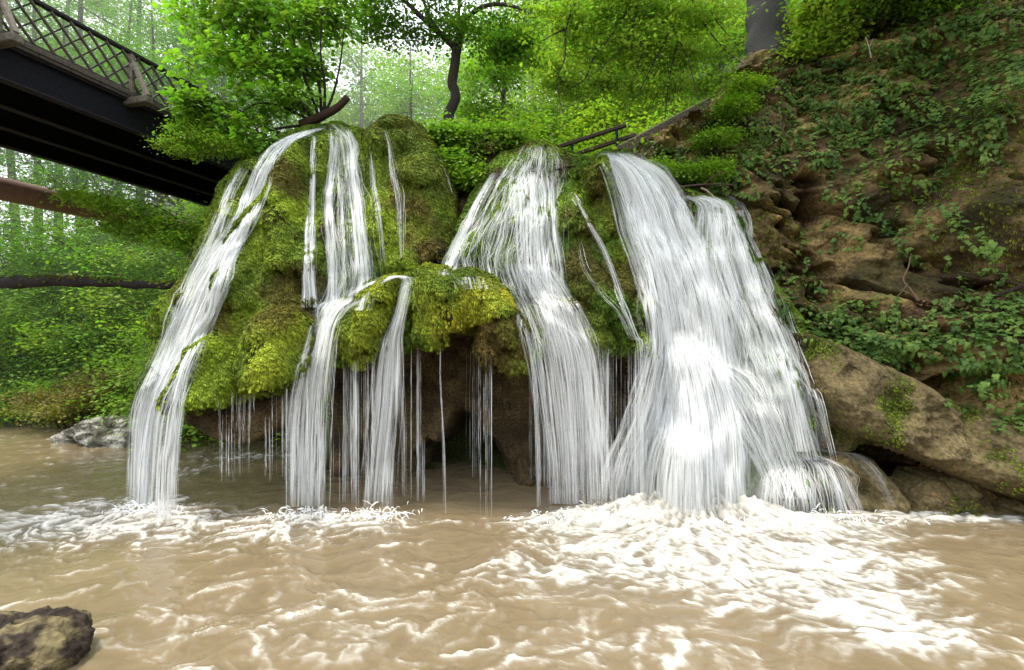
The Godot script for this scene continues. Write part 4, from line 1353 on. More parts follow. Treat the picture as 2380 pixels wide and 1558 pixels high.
# ---------------------------------------------------------------- bridge, pipe, log
func bridge() -> void:
	var f := Vector3(0.262, 0, -0.965)
	var across := Vector3(-0.965, 0, -0.262)
	var o0 := Vector3(-8.86, 8.83, -12.0)
	var t := thing("footbridge", "dark steel-girder bridge with weathered wooden lattice railing", "bridge", o0)
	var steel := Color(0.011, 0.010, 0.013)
	var wood := Color(0.07, 0.058, 0.048)
	var pale := Color(0.20, 0.17, 0.13)
	var a0 := -6.0
	var a1 := 9.4
	for k in 4:
		var c := o0 + across * (0.12 + 1.36 * k)
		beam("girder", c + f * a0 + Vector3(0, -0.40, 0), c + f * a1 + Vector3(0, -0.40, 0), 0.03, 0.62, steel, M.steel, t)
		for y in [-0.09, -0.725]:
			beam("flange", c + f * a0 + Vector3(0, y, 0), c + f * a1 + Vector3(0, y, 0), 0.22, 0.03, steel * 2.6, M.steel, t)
	for k in 26:
		var p := o0 + f * (a0 + 0.3 + k * 0.585)
		beam("deck_plank", p + Vector3(0, -0.03, 0) - across * 0.05, p + Vector3(0, -0.03, 0) + across * 4.4, 0.57, 0.07, wood, M.timber, t)
	beam("kerb", o0 + f * a0 + Vector3(0, 0.05, 0), o0 + f * a1 + Vector3(0, 0.05, 0), 0.16, 0.10, wood * 1.2, M.timber, t)
	var rl := Node3D.new()
	rl.name = "railing"
	t.add_child(rl, true)
	beam("top_rail", o0 + f * a0 + Vector3(0, 1.03, 0), o0 + f * a1 + Vector3(0, 1.03, 0), 0.13, 0.07, Color(0.02, 0.018, 0.02), M.timber, rl)
	beam("bottom_rail", o0 + f * a0 + Vector3(0, 0.14, 0), o0 + f * a1 + Vector3(0, 0.14, 0), 0.07, 0.06, wood, M.timber, rl)
	for s in [-5.1, -2.55, 0.0, 2.55, 5.1, 7.65]:
		var p: Vector3 = o0 + f * s
		var post := beam("post", p + Vector3(0, -0.05, 0), p + Vector3(0, 1.0, 0), 0.12, 0.12, pale, M.timber, rl)
		post.set_meta("label", "pale weathered railing post")
		var outer: Vector3 = p - across * 0.55
		beam("outrigger", p + across * 0.4 + Vector3(0, -0.12, 0), outer + Vector3(0, -0.12, 0), 0.20, 0.16, pale * 0.7, M.timber, t)
		beam("brace", outer + across * 0.05 + Vector3(0, -0.03, 0), p + Vector3(0, 0.82, 0) - across * 0.05, 0.10, 0.09, pale, M.timber, t)
	var n := int((a1 - a0) / 0.36)
	for k in range(-3, n):
		for way in [1, -1]:
			var s0: float = a0 + k * 0.36 + (0.0 if way > 0 else 0.8)
			var s1: float = s0 + 0.8 * way
			if minf(s0, s1) < a0 or maxf(s0, s1) > a1: continue
			var off: Vector3 = across * (0.022 * way)
			beam("slat", o0 + f * s0 + off + Vector3(0, 0.15, 0), o0 + f * s1 + off + Vector3(0, 0.99, 0), 0.065, 0.03, (wood * 0.6 if way > 0 else pale * 0.6), M.timber, rl)
	# pipe
	var p0 := Vector3(-13.19, 7.08, -13.3) - f * 6.0
	var pt := thing("water_pipe", "thick rusty brown pipe running beneath the bridge", "pipe", p0)
	var l := []
	var r := []
	for k in 13:
		l.append(f * (k * 1.0))
		r.append(0.30)
	put("pipe_wall", done(tube(l, r, 28, Color(0.20, 0.105, 0.075))), M.rust, pt)
	for s in [3.2, 7.0, 10.6]:
		put("weld_seam", done(tube([f * (s - 0.02), f * (s + 0.02)], [0.306, 0.306], 28, Color(0.15, 0.085, 0.065))), M.rust, pt)
	# fallen trunk
	var lg := []
	var lr := []
	for k in 30:
		var s := k / 29.0
		var q := at(-120 + 540 * s, 653 + 8 * s + 3.0 * sin(s * 9.0), 12.7 - 1.0 * s)
		lg.append(q)
		lr.append(lerpf(0.17, 0.075, s) * (1.0 + 0.12 * sin(k * 1.7)))
	var base: Vector3 = lg[0]
	var lt := thing("fallen_trunk", "dark fallen trunk with a mossy top lying level across the river arm", "log", base)
	var rel := []
	for q in lg: rel.append(q - base)
	put("trunk", done(tube(rel, lr, 14, Color(0.035, 0.026, 0.024), 0.35)), M.bark, lt)
	rng.seed = 31
	var buf := PackedFloat32Array()
	var cnt := 0
	var tuft := tuft_mesh(8, 1.0, 0.2)
	for k in 900:
		var s := rng.randf() * 28.0
		var i := int(s)
		var q: Vector3 = rel[i].lerp(rel[i + 1], s - i)
		var a := rng.randfn() * 0.7
		var nn := Vector3(0, cos(a), sin(a))
		if fbm.get_noise_1d(s * 6.0) < -0.2: continue
		push(buf, Basis(Vector3.RIGHT, nn, Vector3.RIGHT.cross(nn)).scaled(Vector3.ONE * rr(0.03, 0.06)), q + nn * lr[i] * 0.95, moss_color(q, 0.0))
		cnt += 1
	multi("moss", tuft, M.moss, buf, cnt, lt).set_meta("kind", "stuff")

# ---------------------------------------------------------------- trees and shrubs
const LIME := Color(0.33, 0.50, 0.065)
const SPRING := Color(0.17, 0.36, 0.04)
const DEEP := Color(0.05, 0.14, 0.02)
const BARK := Color(0.075, 0.06, 0.05)
const GREYBARK := Color(0.16, 0.145, 0.13)

func stand(u: float, d: float) -> Vector3:
	var x := (u - 1190.0) * K * d
	return Vector3(x, ground_y(x, -d) - 0.15, -d)

const MARKS := [[250, "the lattice railing"], [560, "the end of the bridge"], [790, "the hazel bush"], [960, "the first dome"], [1110, "the crooked forked tree"], [1280, "the second dome"], [1440, "the handrail"], [1640, "the retaining wall"], [1820, "the big beech trunk"], [9999, "the ivy brow"]]

func mark(u: float) -> String:
	for m in MARKS:
		if u < m[0]: return m[1]
	return ""

func forest() -> void:
	rng.seed = 101
	# beeches on the slope behind the falls
	var k := 0
	for q in [[620, 21, 11], [760, 25, 13], [860, 19.5, 9], [930, 29, 15], [1010, 23, 11], [1120, 27, 13], [1160, 20, 8], [1230, 32, 15], [1290, 24, 12], [1370, 19.5, 8], [1400, 29, 14], [1480, 23, 12], [1560, 27, 14], [1640, 21, 11], [1720, 25, 14], [1800, 20, 12], [1880, 28, 16], [700, 33, 17], [1070, 36, 17], [1330, 37, 18], [1600, 35, 18], [1960, 23, 14], [850, 38, 18]]:
		var b := stand(q[0] + rr(-20, 20), q[1])
		tree("beech_tree", "%s %s beech on the back slope beyond %s" % ["pale" if q[1] > 26 else "bright green", "tall" if q[2] > 12.5 else "slender" if q[2] > 9 else "young", mark(q[0])], "beeches on the slope behind", b, q[2] * rr(0.9, 1.15), 0.11 + 0.008 * q[2], LIME.lerp(SPRING, rng.randf()), GREYBARK * rr(0.7, 1.3), 520, "far", 1.0, rr(-0.06, 0.06))
	for q in [[-150, 30, 22], [-20, 27, 20], [90, 32, 24], [190, 26, 18], [290, 30, 22], [380, 25, 18], [450, 33, 22], [520, 27, 19], [-90, 38, 27], [140, 40, 30], [330, 38, 27], [560, 40, 26], [-300, 30, 22], [30, 36, 28], [230, 34, 26], [420, 28, 20]]:
		var b := stand(q[0] + rr(-20, 20), q[1])
		tree("riverside_tree", "%s green tree on the far bank seen past %s" % ["towering pale" if q[1] > 33 else "tall" if q[1] > 28 else "nearer dark", ["the picture edge", "the lattice railing", "the outer bridge post", "the inner bridge post", "the hazel bush"][clampi(int((q[0] + 130) / 130.0), 0, 4)]], "trees on the far bank", b, q[2] * rr(0.9, 1.1), 0.1 + 0.009 * q[2], SPRING.lerp(DEEP, 0.25 + 0.5 * rng.randf()), BARK * rr(0.8, 1.5), 620, "far", 1.0, rr(-0.05, 0.05))
	# saplings and shrubs along the far bank under the bridge
	for q in [[30, 21.6, 5.6], [110, 22.5, 7.0], [190, 21.2, 5.2], [260, 22.2, 6.5], [330, 21.4, 5.6], [390, 20.5, 5.4], [60, 24, 9.5], [160, 25, 10.0], [280, 24.5, 9.5], [370, 23, 8.5], [440, 20, 7.0], [-40, 22, 7.5], [-110, 23, 9.5], [470, 18, 6.5], [440, 24, 9.5], [0, 25, 10], [220, 26, 11], [330, 26, 11], [110, 27, 12], [500, 17, 5.0]]:
		var b := stand(q[0], q[1])
		shrub("sapling", "%s leafy sapling on the far bank %s" % ["tall" if q[2] > 8.0 else "middling" if q[2] > 6.0 else "low", ["at the picture edge", "under the rusty pipe", "behind the mossy fallen trunk", "below the bridge girders", "close beside the first dome"][clampi(int((q[0] + 110) / 115.0), 0, 4)]], "saplings on the far bank", b, q[2], q[2] * 0.75, LIME.lerp(SPRING, 0.2 + 0.7 * rng.randf()), 460, "far", 0.9)
	for q in [[40, 20.6, 1.8], [130, 20.3, 1.6], [90, 20.9, 2.2], [300, 20.2, 1.8], [370, 19.6, 1.8], [-40, 20.8, 2.2], [330, 18.6, 1.4]]:
		var b := stand(q[0], q[1])
		b.y = maxf(b.y, -0.2)
		shrub("waterside_shrub", "low fresh green shrub hanging over the far waterline", "shrubs at the far waterline", b, q[2], q[2] * 1.2, SPRING.lerp(LIME, 0.5 * rng.randf()), 130, "mid", 1.1)
	var rb := stand(215, 18.8)
	rb.y = -0.1
	shrub("russet_shrub", "russet and yellow green shrub above the pale rock at the far waterline", "", rb, 2.3, 3.2, Color(0.20, 0.16, 0.05), 150, "mid", 1.0)
	shrub("russet_shrub", "yellowish low shrub between the russet one and the water", "", rb + Vector3(-0.5, -0.2, 0.5), 1.7, 2.4, Color(0.22, 0.22, 0.05), 90, "mid", 1.0)
	# thickets on the plateau behind the fall
	for q in [[860, 16.0, 2.2], [930, 17.5, 2.6], [1000, 17.5, 1.3], [1090, 17.6, 1.0], [1140, 18, 1.4], [1200, 16, 2.2], [1260, 18, 2.6], [1330, 17, 2.2], [1400, 18.5, 2.8], [1470, 17, 2.4], [1550, 18, 3.2], [1620, 17.0, 3.0], [1690, 17.5, 3.4], [800, 18, 3.0], [740, 16.6, 2.6], [1780, 17, 3.6], [640, 17, 3.4], [570, 18, 3.6], [960, 19.6, 3.2], [1040, 20, 3.0], [1230, 20.5, 3.4], [1360, 21, 3.6]]:
		var b := stand(q[0], q[1])
		shrub("thicket", "%s light green thicket on the plateau by %s" % ["low" if q[2] < 2.0 else "deep" if q[1] > 19 else "round" if q[2] < 2.5 else "full", mark(q[0])], "undergrowth behind the falls", b, q[2] * 1.2, q[2] * 1.4, LIME.lerp(SPRING, 0.5 * rng.randf()), 190, "mid", 1.35)
	# far wood that reads as one mass
	var wood := Node3D.new()
	wood.name = "far_wood"
	add_child(wood)
	tag(wood, "pale green mass of the wood high on the slope", "wood", "", "stuff")
	var blobs := []
	for i in 130:
		var u := rr(-500, 2500)
		var d := rr(40, 56)
		var b := stand(u, d)
		blobs.append([b + Vector3(0, rr(2, 14) + (8.0 if u < 700 else 0.0), 0), Vector3(5, 3.6, 5)])
	crown(wood, "foliage", blobs, 14000, "far", LIME.lerp(SPRING, 0.5), 1.9, 0.35)
	# ground cover on the slopes
	rng.seed = 111
	var buf := PackedFloat32Array()
	var n := 0
	while n < 9000:
		var d := rr(14.5, 40)
		var x := (rr(-300, 2000) - 1190.0) * K * d
		var y := ground_y(x, -d)
		if y < 0.15: 
			n += 1
			continue
		var col := LIME.lerp(SPRING, rng.randf()) * rr(0.6, 1.1)
		push(buf, Basis.from_euler(Vector3(rr(-0.4, 0.6), rr(0, TAU), rr(-0.4, 0.4))).scaled(Vector3.ONE * rr(0.7, 1.4)), Vector3(x, y + rr(0.05, 0.5), -d), col)
		n += 1
	n = buf.size() / 16
	tag(multi("ground_cover", SPRAY.mid, M.leaf, buf, n), "leafy ground cover on the wooded slope", "ground cover", "", "stuff")
	# the wooded bank behind the viewpoint, which keeps the low sky off the falls
	var back := Node3D.new()
	back.name = "opposite_wood"
	add_child(back)
	tag(back, "wood on the bank behind the viewpoint", "wood", "", "stuff")
	var bb := []
	for i in 80:
		var px := rr(-34, 34)
		var pz := rr(9, 24)
		bb.append([Vector3(px, rr(1, 4) + (pz - 9) * rr(0.2, 0.8), pz), Vector3(3.5, 2.8, 3.5)])
	crown(back, "foliage", bb, 7000, "far", SPRING.lerp(DEEP, 0.4), 2.2, 0.4)
	mist()
	forked_tree()
	hazel()
	leaning_sapling()
	big_beech()

func limb_of(parent: Node3D, called: String, pts: Array, r0: float, r1: float, col: Color, sides := 7) -> Array:
	var p := []
	for q in pts: p.append(at(q[0], q[1], q[2]) - parent.position)
	p = smooth_path(p, 5)
	var rad := []
	for i in p.size(): rad.append(lerpf(r0, r1, pow(float(i) / (p.size() - 1), 0.8)))
	put(called, done(tube(p, rad, sides, col, 0.2)), M.bark, parent)
	return p

func forked_tree() -> void:
	rng.seed = 202
	var b := at(1046, 292, 14.6)
	var t := thing("forked_tree", "small dark forked tree with a crooked trunk between the two domes", "tree", b)
	var c := Color(0.055, 0.047, 0.042)
	limb_of(t, "trunk", [[1046, 292, 14.6], [1043, 266, 14.6], [1058, 232, 14.6], [1058, 214, 14.6], [1051, 190, 14.6], [1057, 150, 14.6], [1062, 112, 14.6]], 0.16, 0.13, c, 10)
	limb_of(t, "limb", [[1062, 114, 14.6], [1042, 96, 14.5], [1005, 62, 14.3], [965, 26, 14.1], [925, -15, 13.9]], 0.11, 0.05, c)
	limb_of(t, "limb", [[1062, 114, 14.6], [1072, 75, 14.5], [1085, 45, 14.3], [1110, 22, 14.0], [1150, 10, 13.7], [1205, 18, 13.4], [1245, 45, 13.1]], 0.11, 0.03, c)
	limb_of(t, "limb", [[1062, 114, 14.6], [1064, 60, 14.7], [1068, 0, 14.8], [1072, -60, 14.9]], 0.07, 0.03, c)
	limb_of(t, "limb", [[1030, 85, 14.5], [1000, 40, 14.6], [985, 0, 14.8], [975, -50, 15]], 0.05, 0.02, c)
	var blobs := []
	for q in [[850, 20, 14.0, 1.0], [920, 40, 13.9, 1.0], [980, 70, 14.2, 0.9], [1100, 60, 14.2, 0.9], [1170, 60, 13.7, 1.0], [1230, 90, 13.4, 0.8], [1200, 120, 13.6, 0.6], [1050, 10, 14.6, 1.2], [960, -40, 14.2, 1.3], [1150, -40, 14.0, 1.3], [880, -40, 14.0, 1.1], [1250, 0, 13.5, 1.0], [1060, -130, 14.6, 2.0]]:
		blobs.append([at(q[0], q[1], q[2]), Vector3(q[3] * 1.1, q[3] * 0.5, q[3])])
	crown(t, "crown", blobs, 800, "near", DEEP.lerp(SPRING, 0.5), 1.15, 0.36)

func hazel() -> void:
	rng.seed = 203
	var b := at(745, 285, 13.0)
	var t := thing("hazel_bush", "big round-leaved hazel bush on top of the first dome beside the bridge", "shrub", b)
	var c := Color(0.05, 0.038, 0.032)
	for s in [[[735, 285], [690, 230], [660, 190], [640, 170]], [[745, 280], [715, 200], [690, 120], [665, 40]], [[748, 280], [740, 180], [720, 90], [700, -20]], [[752, 280], [755, 200], [745, 120], [750, 10]], [[730, 285], [660, 250], [600, 240], [550, 270]], [[728, 288], [640, 300], [560, 320], [430, 335], [370, 333]], [[735, 285], [650, 200], [560, 110], [500, 40]], [[740, 285], [770, 230], [790, 150], [800, 60]], [[735, 290], [600, 330], [500, 345], [420, 360]]]:
		var pts := []
		for i in s.size(): pts.append([s[i][0], s[i][1], 13.0 - 0.35 * i])
		limb_of(t, "stem", pts, 0.045, 0.012, c, 6)
	var blobs := []
	for q in [[560, 60, 12.6, 0.9], [640, 60, 12.4, 0.9], [700, 30, 12.6, 0.8], [500, 130, 12.4, 0.7], [580, 150, 12.2, 0.8], [660, 140, 12.5, 0.6], [540, 230, 12.2, 0.7], [620, 250, 12.3, 0.6], [500, 300, 12.2, 0.45], [570, 310, 12.2, 0.5], [600, -30, 12.6, 1.0], [480, 20, 12.6, 0.7], [720, 150, 12.8, 0.4], [760, 60, 12.8, 0.5], [680, 230, 12.8, 0.4], [740, -30, 12.8, 0.8], [470, 250, 12.0, 0.35]]:
		blobs.append([at(q[0], q[1], q[2]), Vector3(q[3], q[3] * 0.75, q[3] * 0.8)])
	crown(t, "crown", blobs, 850, "hazel", SPRING.lerp(LIME, 0.2), 1.0, 0.36)
	var low := []
	for q in [[390, 335, 11.6, 0.22], [430, 330, 11.7, 0.3], [470, 325, 11.8, 0.32], [520, 335, 11.9, 0.35], [430, 360, 11.6, 0.22], [560, 350, 12.0, 0.3], [480, 355, 11.8, 0.25], [410, 300, 11.8, 0.2], [455, 290, 11.9, 0.3]]:
		low.append([at(q[0], q[1], q[2]), Vector3(q[3], q[3] * 0.5, q[3])])
	crown(t, "low_branch", low, 420, "tiny", LIME.lerp(SPRING, 0.4), 1.1, 0.4)

func leaning_sapling() -> void:
	rng.seed = 205
	var t := thing("leaning_sapling", "leafy sapling leaning from behind the first dome over the end of the rusty pipe", "tree", at(505, 600, 12.9))
	var c := Color(0.055, 0.042, 0.035)
	limb_of(t, "trunk", [[505, 600, 12.9], [450, 555, 13.0], [380, 520, 13.1], [300, 492, 13.2], [215, 470, 13.2]], 0.05, 0.015, c, 7)
	limb_of(t, "limb", [[440, 550, 13.0], [400, 500, 13.0], [340, 470, 13.0]], 0.025, 0.01, c, 5)
	limb_of(t, "limb", [[400, 528, 13.1], [340, 545, 13.0], [270, 545, 13.0]], 0.025, 0.01, c, 5)
	var blobs := []
	for q in [[230, 468, 13.2, 0.3], [290, 485, 13.1, 0.42], [350, 500, 13.1, 0.45], [330, 540, 13.0, 0.45], [400, 520, 13.1, 0.5], [270, 535, 13.0, 0.35], [420, 560, 13.0, 0.5], [460, 570, 13.1, 0.45], [180, 452, 13.2, 0.2], [480, 530, 13.3, 0.35]]:
		blobs.append([at(q[0], q[1], q[2]), Vector3(q[3], q[3] * 0.6, q[3])])
	crown(t, "crown", blobs, 420, "near", SPRING.lerp(LIME, 0.3), 0.95, 0.4)

func big_beech() -> void:
	rng.seed = 204
	var b := at(1790, 130, 13.9)
	var t := thing("big_beech", "massive grey beech trunk at the top of the ivy bank with drooping leafy branches", "tree", b)
	var bark := Color(0.10, 0.095, 0.10)
	limb_of(t, "trunk", [[1795, 150, 13.9], [1788, 100, 13.9], [1783, 40, 13.9], [1778, -60, 13.9], [1770, -300, 13.8], [1760, -600, 13.8]], 0.66, 0.35, bark, 18)
	var c := Color(0.04, 0.033, 0.03)
	for s in [[[1772, -220, 13.8], [1650, -330, 12.5], [1480, -300, 11.5], [1340, -180, 11.0], [1338, 0, 10.9]], [[1775, -150, 13.8], [1690, -230, 12.8], [1590, -180, 12.0], [1563, -60, 11.8], [1563, 0, 11.7]], [[1774, -180, 13.8], [1660, -280, 12.2], [1540, -160, 11.6], [1477, 0, 11.4]]]:
		limb_of(t, "limb", s, 0.14, 0.045, c, 8)
	var twigs := [
		[[1338, 0], [1316, 67], [1313, 134], [1296, 185], [1306, 258]], [[1477, 0], [1447, 44], [1417, 87], [1394, 111], [1350, 114]], [[1394, 111], [1377, 141], [1357, 185], [1306, 215]],
		[[1563, 0], [1561, 50], [1578, 91], [1598, 134], [1612, 188], [1624, 235]], [[1561, 60], [1531, 124], [1508, 168], [1484, 215], [1451, 258]], [[1484, 0], [1464, 84], [1437, 121], [1363, 188]],
		[[1525, -10], [1518, 44], [1491, 128], [1464, 201]], [[1578, 91], [1558, 168], [1545, 279]], [[1316, 67], [1290, 78], [1260, 95]], [[1600, -20], [1640, 60], [1690, 120], [1730, 150]], [[1660, -20], [1655, 30], [1700, 90]]]
	var i := 0
	for s in twigs:
		var pts := []
		var d: float = [11.0, 11.4, 11.3, 11.7, 11.6, 11.4, 11.6, 11.7, 11.0, 12.2, 12.2][i]
		i += 1
		for k in s.size(): pts.append([s[k][0], s[k][1], d - 0.08 * k])
		limb_of(t, "twig", pts, 0.028, 0.006, c, 5)
	var blobs := []
	for q in [[1320, 40, 11.4, 0.6], [1400, 30, 11.6, 0.7], [1480, 40, 11.8, 0.7], [1560, 40, 12.0, 0.7], [1640, 40, 12.4, 0.6], [1350, 120, 11.5, 0.5], [1430, 130, 11.7, 0.55], [1510, 120, 11.9, 0.6], [1590, 130, 12.2, 0.6], [1330, 200, 11.5, 0.35], [1560, 210, 12.0, 0.45], [1640, 200, 12.4, 0.4], [1470, 210, 11.9, 0.4], [1290, 180, 11.3, 0.3], [1400, 190, 11.7, 0.3]]:
		blobs.append([at(q[0], q[1], q[2]), Vector3(q[3] * 1.2, q[3] * 0.6, q[3])])
	crown(t, "drooping_leaves", blobs, 900, "near", LIME.lerp(SPRING, 0.45), 1.0, 0.42)
	var high := []
	for q in [[1500, -200, 11.5, 2.2], [1900, -200, 12.5, 2.4], [2100, -260, 11.5, 2.6], [2300, -240, 10.5, 2.4], [2000, -420, 11, 3.2], [2300, -500, 9, 3.0], [2500, -300, 8.5, 2.6]]:
		high.append([at(q[0], q[1], q[2]), Vector3(q[3] * 1.2, q[3] * 0.5, q[3] * 1.3)])
	crown(t, "crown", high, 1050, "mid", SPRING.lerp(DEEP, 0.3), 1.25, 0.35)

# ---------------------------------------------------------------- small things
func small_things() -> void:
	splashes()
	wall_and_rail()
	rocks()
	bits()

func wall_and_rail() -> void:
	# retaining wall with a sloping concrete coping
	var a := at(1432, 352, 14.9)
	var b := at(1655, 234, 14.2)
	var dirn := (b - a)
	var t := thing("retaining_wall", "sloping stone retaining wall with a concrete coping behind the thickest fall", "wall", a)
	beam("coping", a + Vector3(0, -0.12, 0), b + Vector3(0, -0.12, 0), 0.42, 0.36, Color(0.16, 0.13, 0.10), M.concrete, t)
	rng.seed = 55
	var stones := []
	for k in 4: stones.append(box(Vector3(0.36, 0.2, 0.26).lerp(Vector3(0.5, 0.26, 0.3), rng.randf()), 0.04, Color(0.15, 0.115, 0.085) * rr(0.75, 1.3)))
	var flat_ := Vector3(dirn.x, 0, dirn.z)
	for row in 7:
		var s := rr(0, 0.2)
		while s < 1.0:
			var top := a + dirn * s
			var y := top.y - 0.42 - row * 0.22
			if row * 0.22 < 0.5 + s * 1.3:
				var o := put("stone", stones[rng.randi() % 4], M.concrete, t)
				o.transform = Transform3D(Basis(Vector3.UP, atan2(flat_.x, flat_.z) + PI / 2 + rr(-0.06, 0.06)).scaled(Vector3(rr(0.85, 1.2), rr(0.85, 1.05), 1)), Vector3(top.x, y, top.z + rr(0.0, 0.05)) - a)
			s += 0.40 / dirn.length()
	put("backing", box(Vector3(flat_.length(), 2.2, 0.2), 0.02, Color(0.07, 0.055, 0.04)), M.concrete, t).transform = Transform3D(Basis(Vector3.UP, atan2(flat_.x, flat_.z) + PI / 2), dirn * 0.5 + Vector3(0, -1.6, -0.16))
	var t2 := thing("handrail", "brown two-bar handrail on green posts behind the second dome", "railing", at(1300, 342, 15.2))
	var brown := Color(0.085, 0.052, 0.04)
	beam("upper_bar", at(1270, 351, 15.3), at(1455, 291, 14.9), 0.12, 0.10, brown, M.timber, t2)
	beam("lower_bar", at(1330, 362, 15.3), at(1478, 313, 14.9), 0.12, 0.10, brown * 1.5, M.timber, t2)
	for q in [[1434, 298, 345, 14.95], [1458, 318, 348, 14.9], [1330, 332, 380, 15.2]]:
		beam("post", at(q[0], q[2], q[3] - 0.02), at(q[0], q[1], q[3] - 0.02), 0.07, 0.07, Color(0.02, 0.06, 0.05), M.steel, t2)

func rock_ball(size: Vector3, sd: int, base: Color, second: Color) -> ArrayMesh:
	var v := PackedVector3Array()
	var c := PackedColorArray()
	var n := PackedVector3Array()
	var idx := PackedInt32Array()
	var nu := 128
	var nv := 72
	for j in nv + 1:
		for i in nu + 1:
			var th := PI * j / nv
			var ph := TAU * (i % nu) / nu
			var d := Vector3(sin(th) * cos(ph), cos(th), sin(th) * sin(ph))
			var q := d * 3.0 + Vector3(sd * 13.0, 0, 0)
			var r := 1.0 + 0.8 * fine.get_noise_3dv(q * 1.3) - 0.22 * absf(fine.get_noise_3dv(q * 3.0)) + 0.07 * fbm.get_noise_3dv(q * 9.0) + 0.22 * rug.get_noise_3dv(q * 2.2) - 0.1
			v.append(d * r * size)
			n.append(Vector3.ZERO)
			var e := fbm.get_noise_3dv(q * 6.0)
			c.append(base.lerp(second, smoothstep(-0.05, 0.25, e)) * (1.0 + 0.6 * fine.get_noise_3dv(q * 9.0)))
	for j in nv:
		for i in nu:
			var a := j * (nu + 1) + i
			var b := a + nu + 1
			for tr in [[a, a + 1, b], [a + 1, b + 1, b]]:
				idx.append_array(PackedInt32Array(tr))
				var nn := (v[tr[2]] - v[tr[0]]).cross(v[tr[1]] - v[tr[0]])
				for k in tr: n[k] += nn
	for j in nv + 1:
		var s := n[j * (nu + 1)] + n[j * (nu + 1) + nu]
		n[j * (nu + 1)] = s
		n[j * (nu + 1) + nu] = s
	for i in n.size(): n[i] = n[i].normalized()
	return commit(v, n, c, idx)

func rocks() -> void:
	var p := on_water(215, 1035)
	tag(put("boulder", rock_ball(Vector3(1.45, 0.8, 0.9), 1, Color(0.10, 0.095, 0.07), Color(0.42, 0.41, 0.36)), M.rock, null, p + Vector3(0.1, 0.15, -0.5)), "pale lichen-spotted boulder at the far waterline left of the falling water", "rock")
	tag(put("boulder", rock_ball(Vector3(0.8, 0.5, 0.6), 2, Color(0.16, 0.15, 0.11), Color(0.5, 0.48, 0.42)), M.rock, null, on_water(285, 1000) + Vector3(0, 0.4, -0.5)), "smaller pale rock half hidden behind the free-falling water", "rock")
	tag(put("boulder", rock_ball(Vector3(0.62, 0.44, 0.5), 3, Color(0.035, 0.024, 0.017), Color(0.19, 0.15, 0.075)), M.rock, null, Vector3(-5.0, -0.08, -5.15)), "dark brown lichened rock in the nearest corner of the pool", "rock")
	tag(put("boulder", rock_ball(Vector3(1.0, 0.5, 0.6), 4, Color(0.06, 0.045, 0.035), Color(0.12, 0.10, 0.06)), M.rock, null, on_water(210, 975) + Vector3(0.6, 0.1, -0.6)), "dark rock in the shade under the russet shrub", "rock")

func on_rock(u: float, v: float, d: float, off: float) -> float:
	# the distance at which the drawn point rests on the rock, if there is rock
	var dd := d
	for it in 5:
		var p := at(u, v, dd)
		var z := surf(p.x, p.y)
		if z < -1e4: return d
		dd = lerpf(dd, -z - off, 0.8)
	return dd

func twig(label: String, pts: Array, r0: float, r1: float, col: Color, called := "dead_branch", forks := []) -> void:
	for q in pts: q[2] = minf(q[2], on_rock(q[0], q[1], q[2], r0 + 0.01))
	for g in forks:
		for q in g: q[2] = minf(q[2], on_rock(q[0], q[1], q[2], r0 + 0.02))
	var b := at(pts[0][0], pts[0][1], pts[0][2])
	var t := thing(called, label, "branch", b)
	limb_of(t, "limb", pts, r0, r1, col, 6)
	for f in forks: limb_of(t, "twig", f, r1 * 1.3, r1 * 0.5, col, 5)

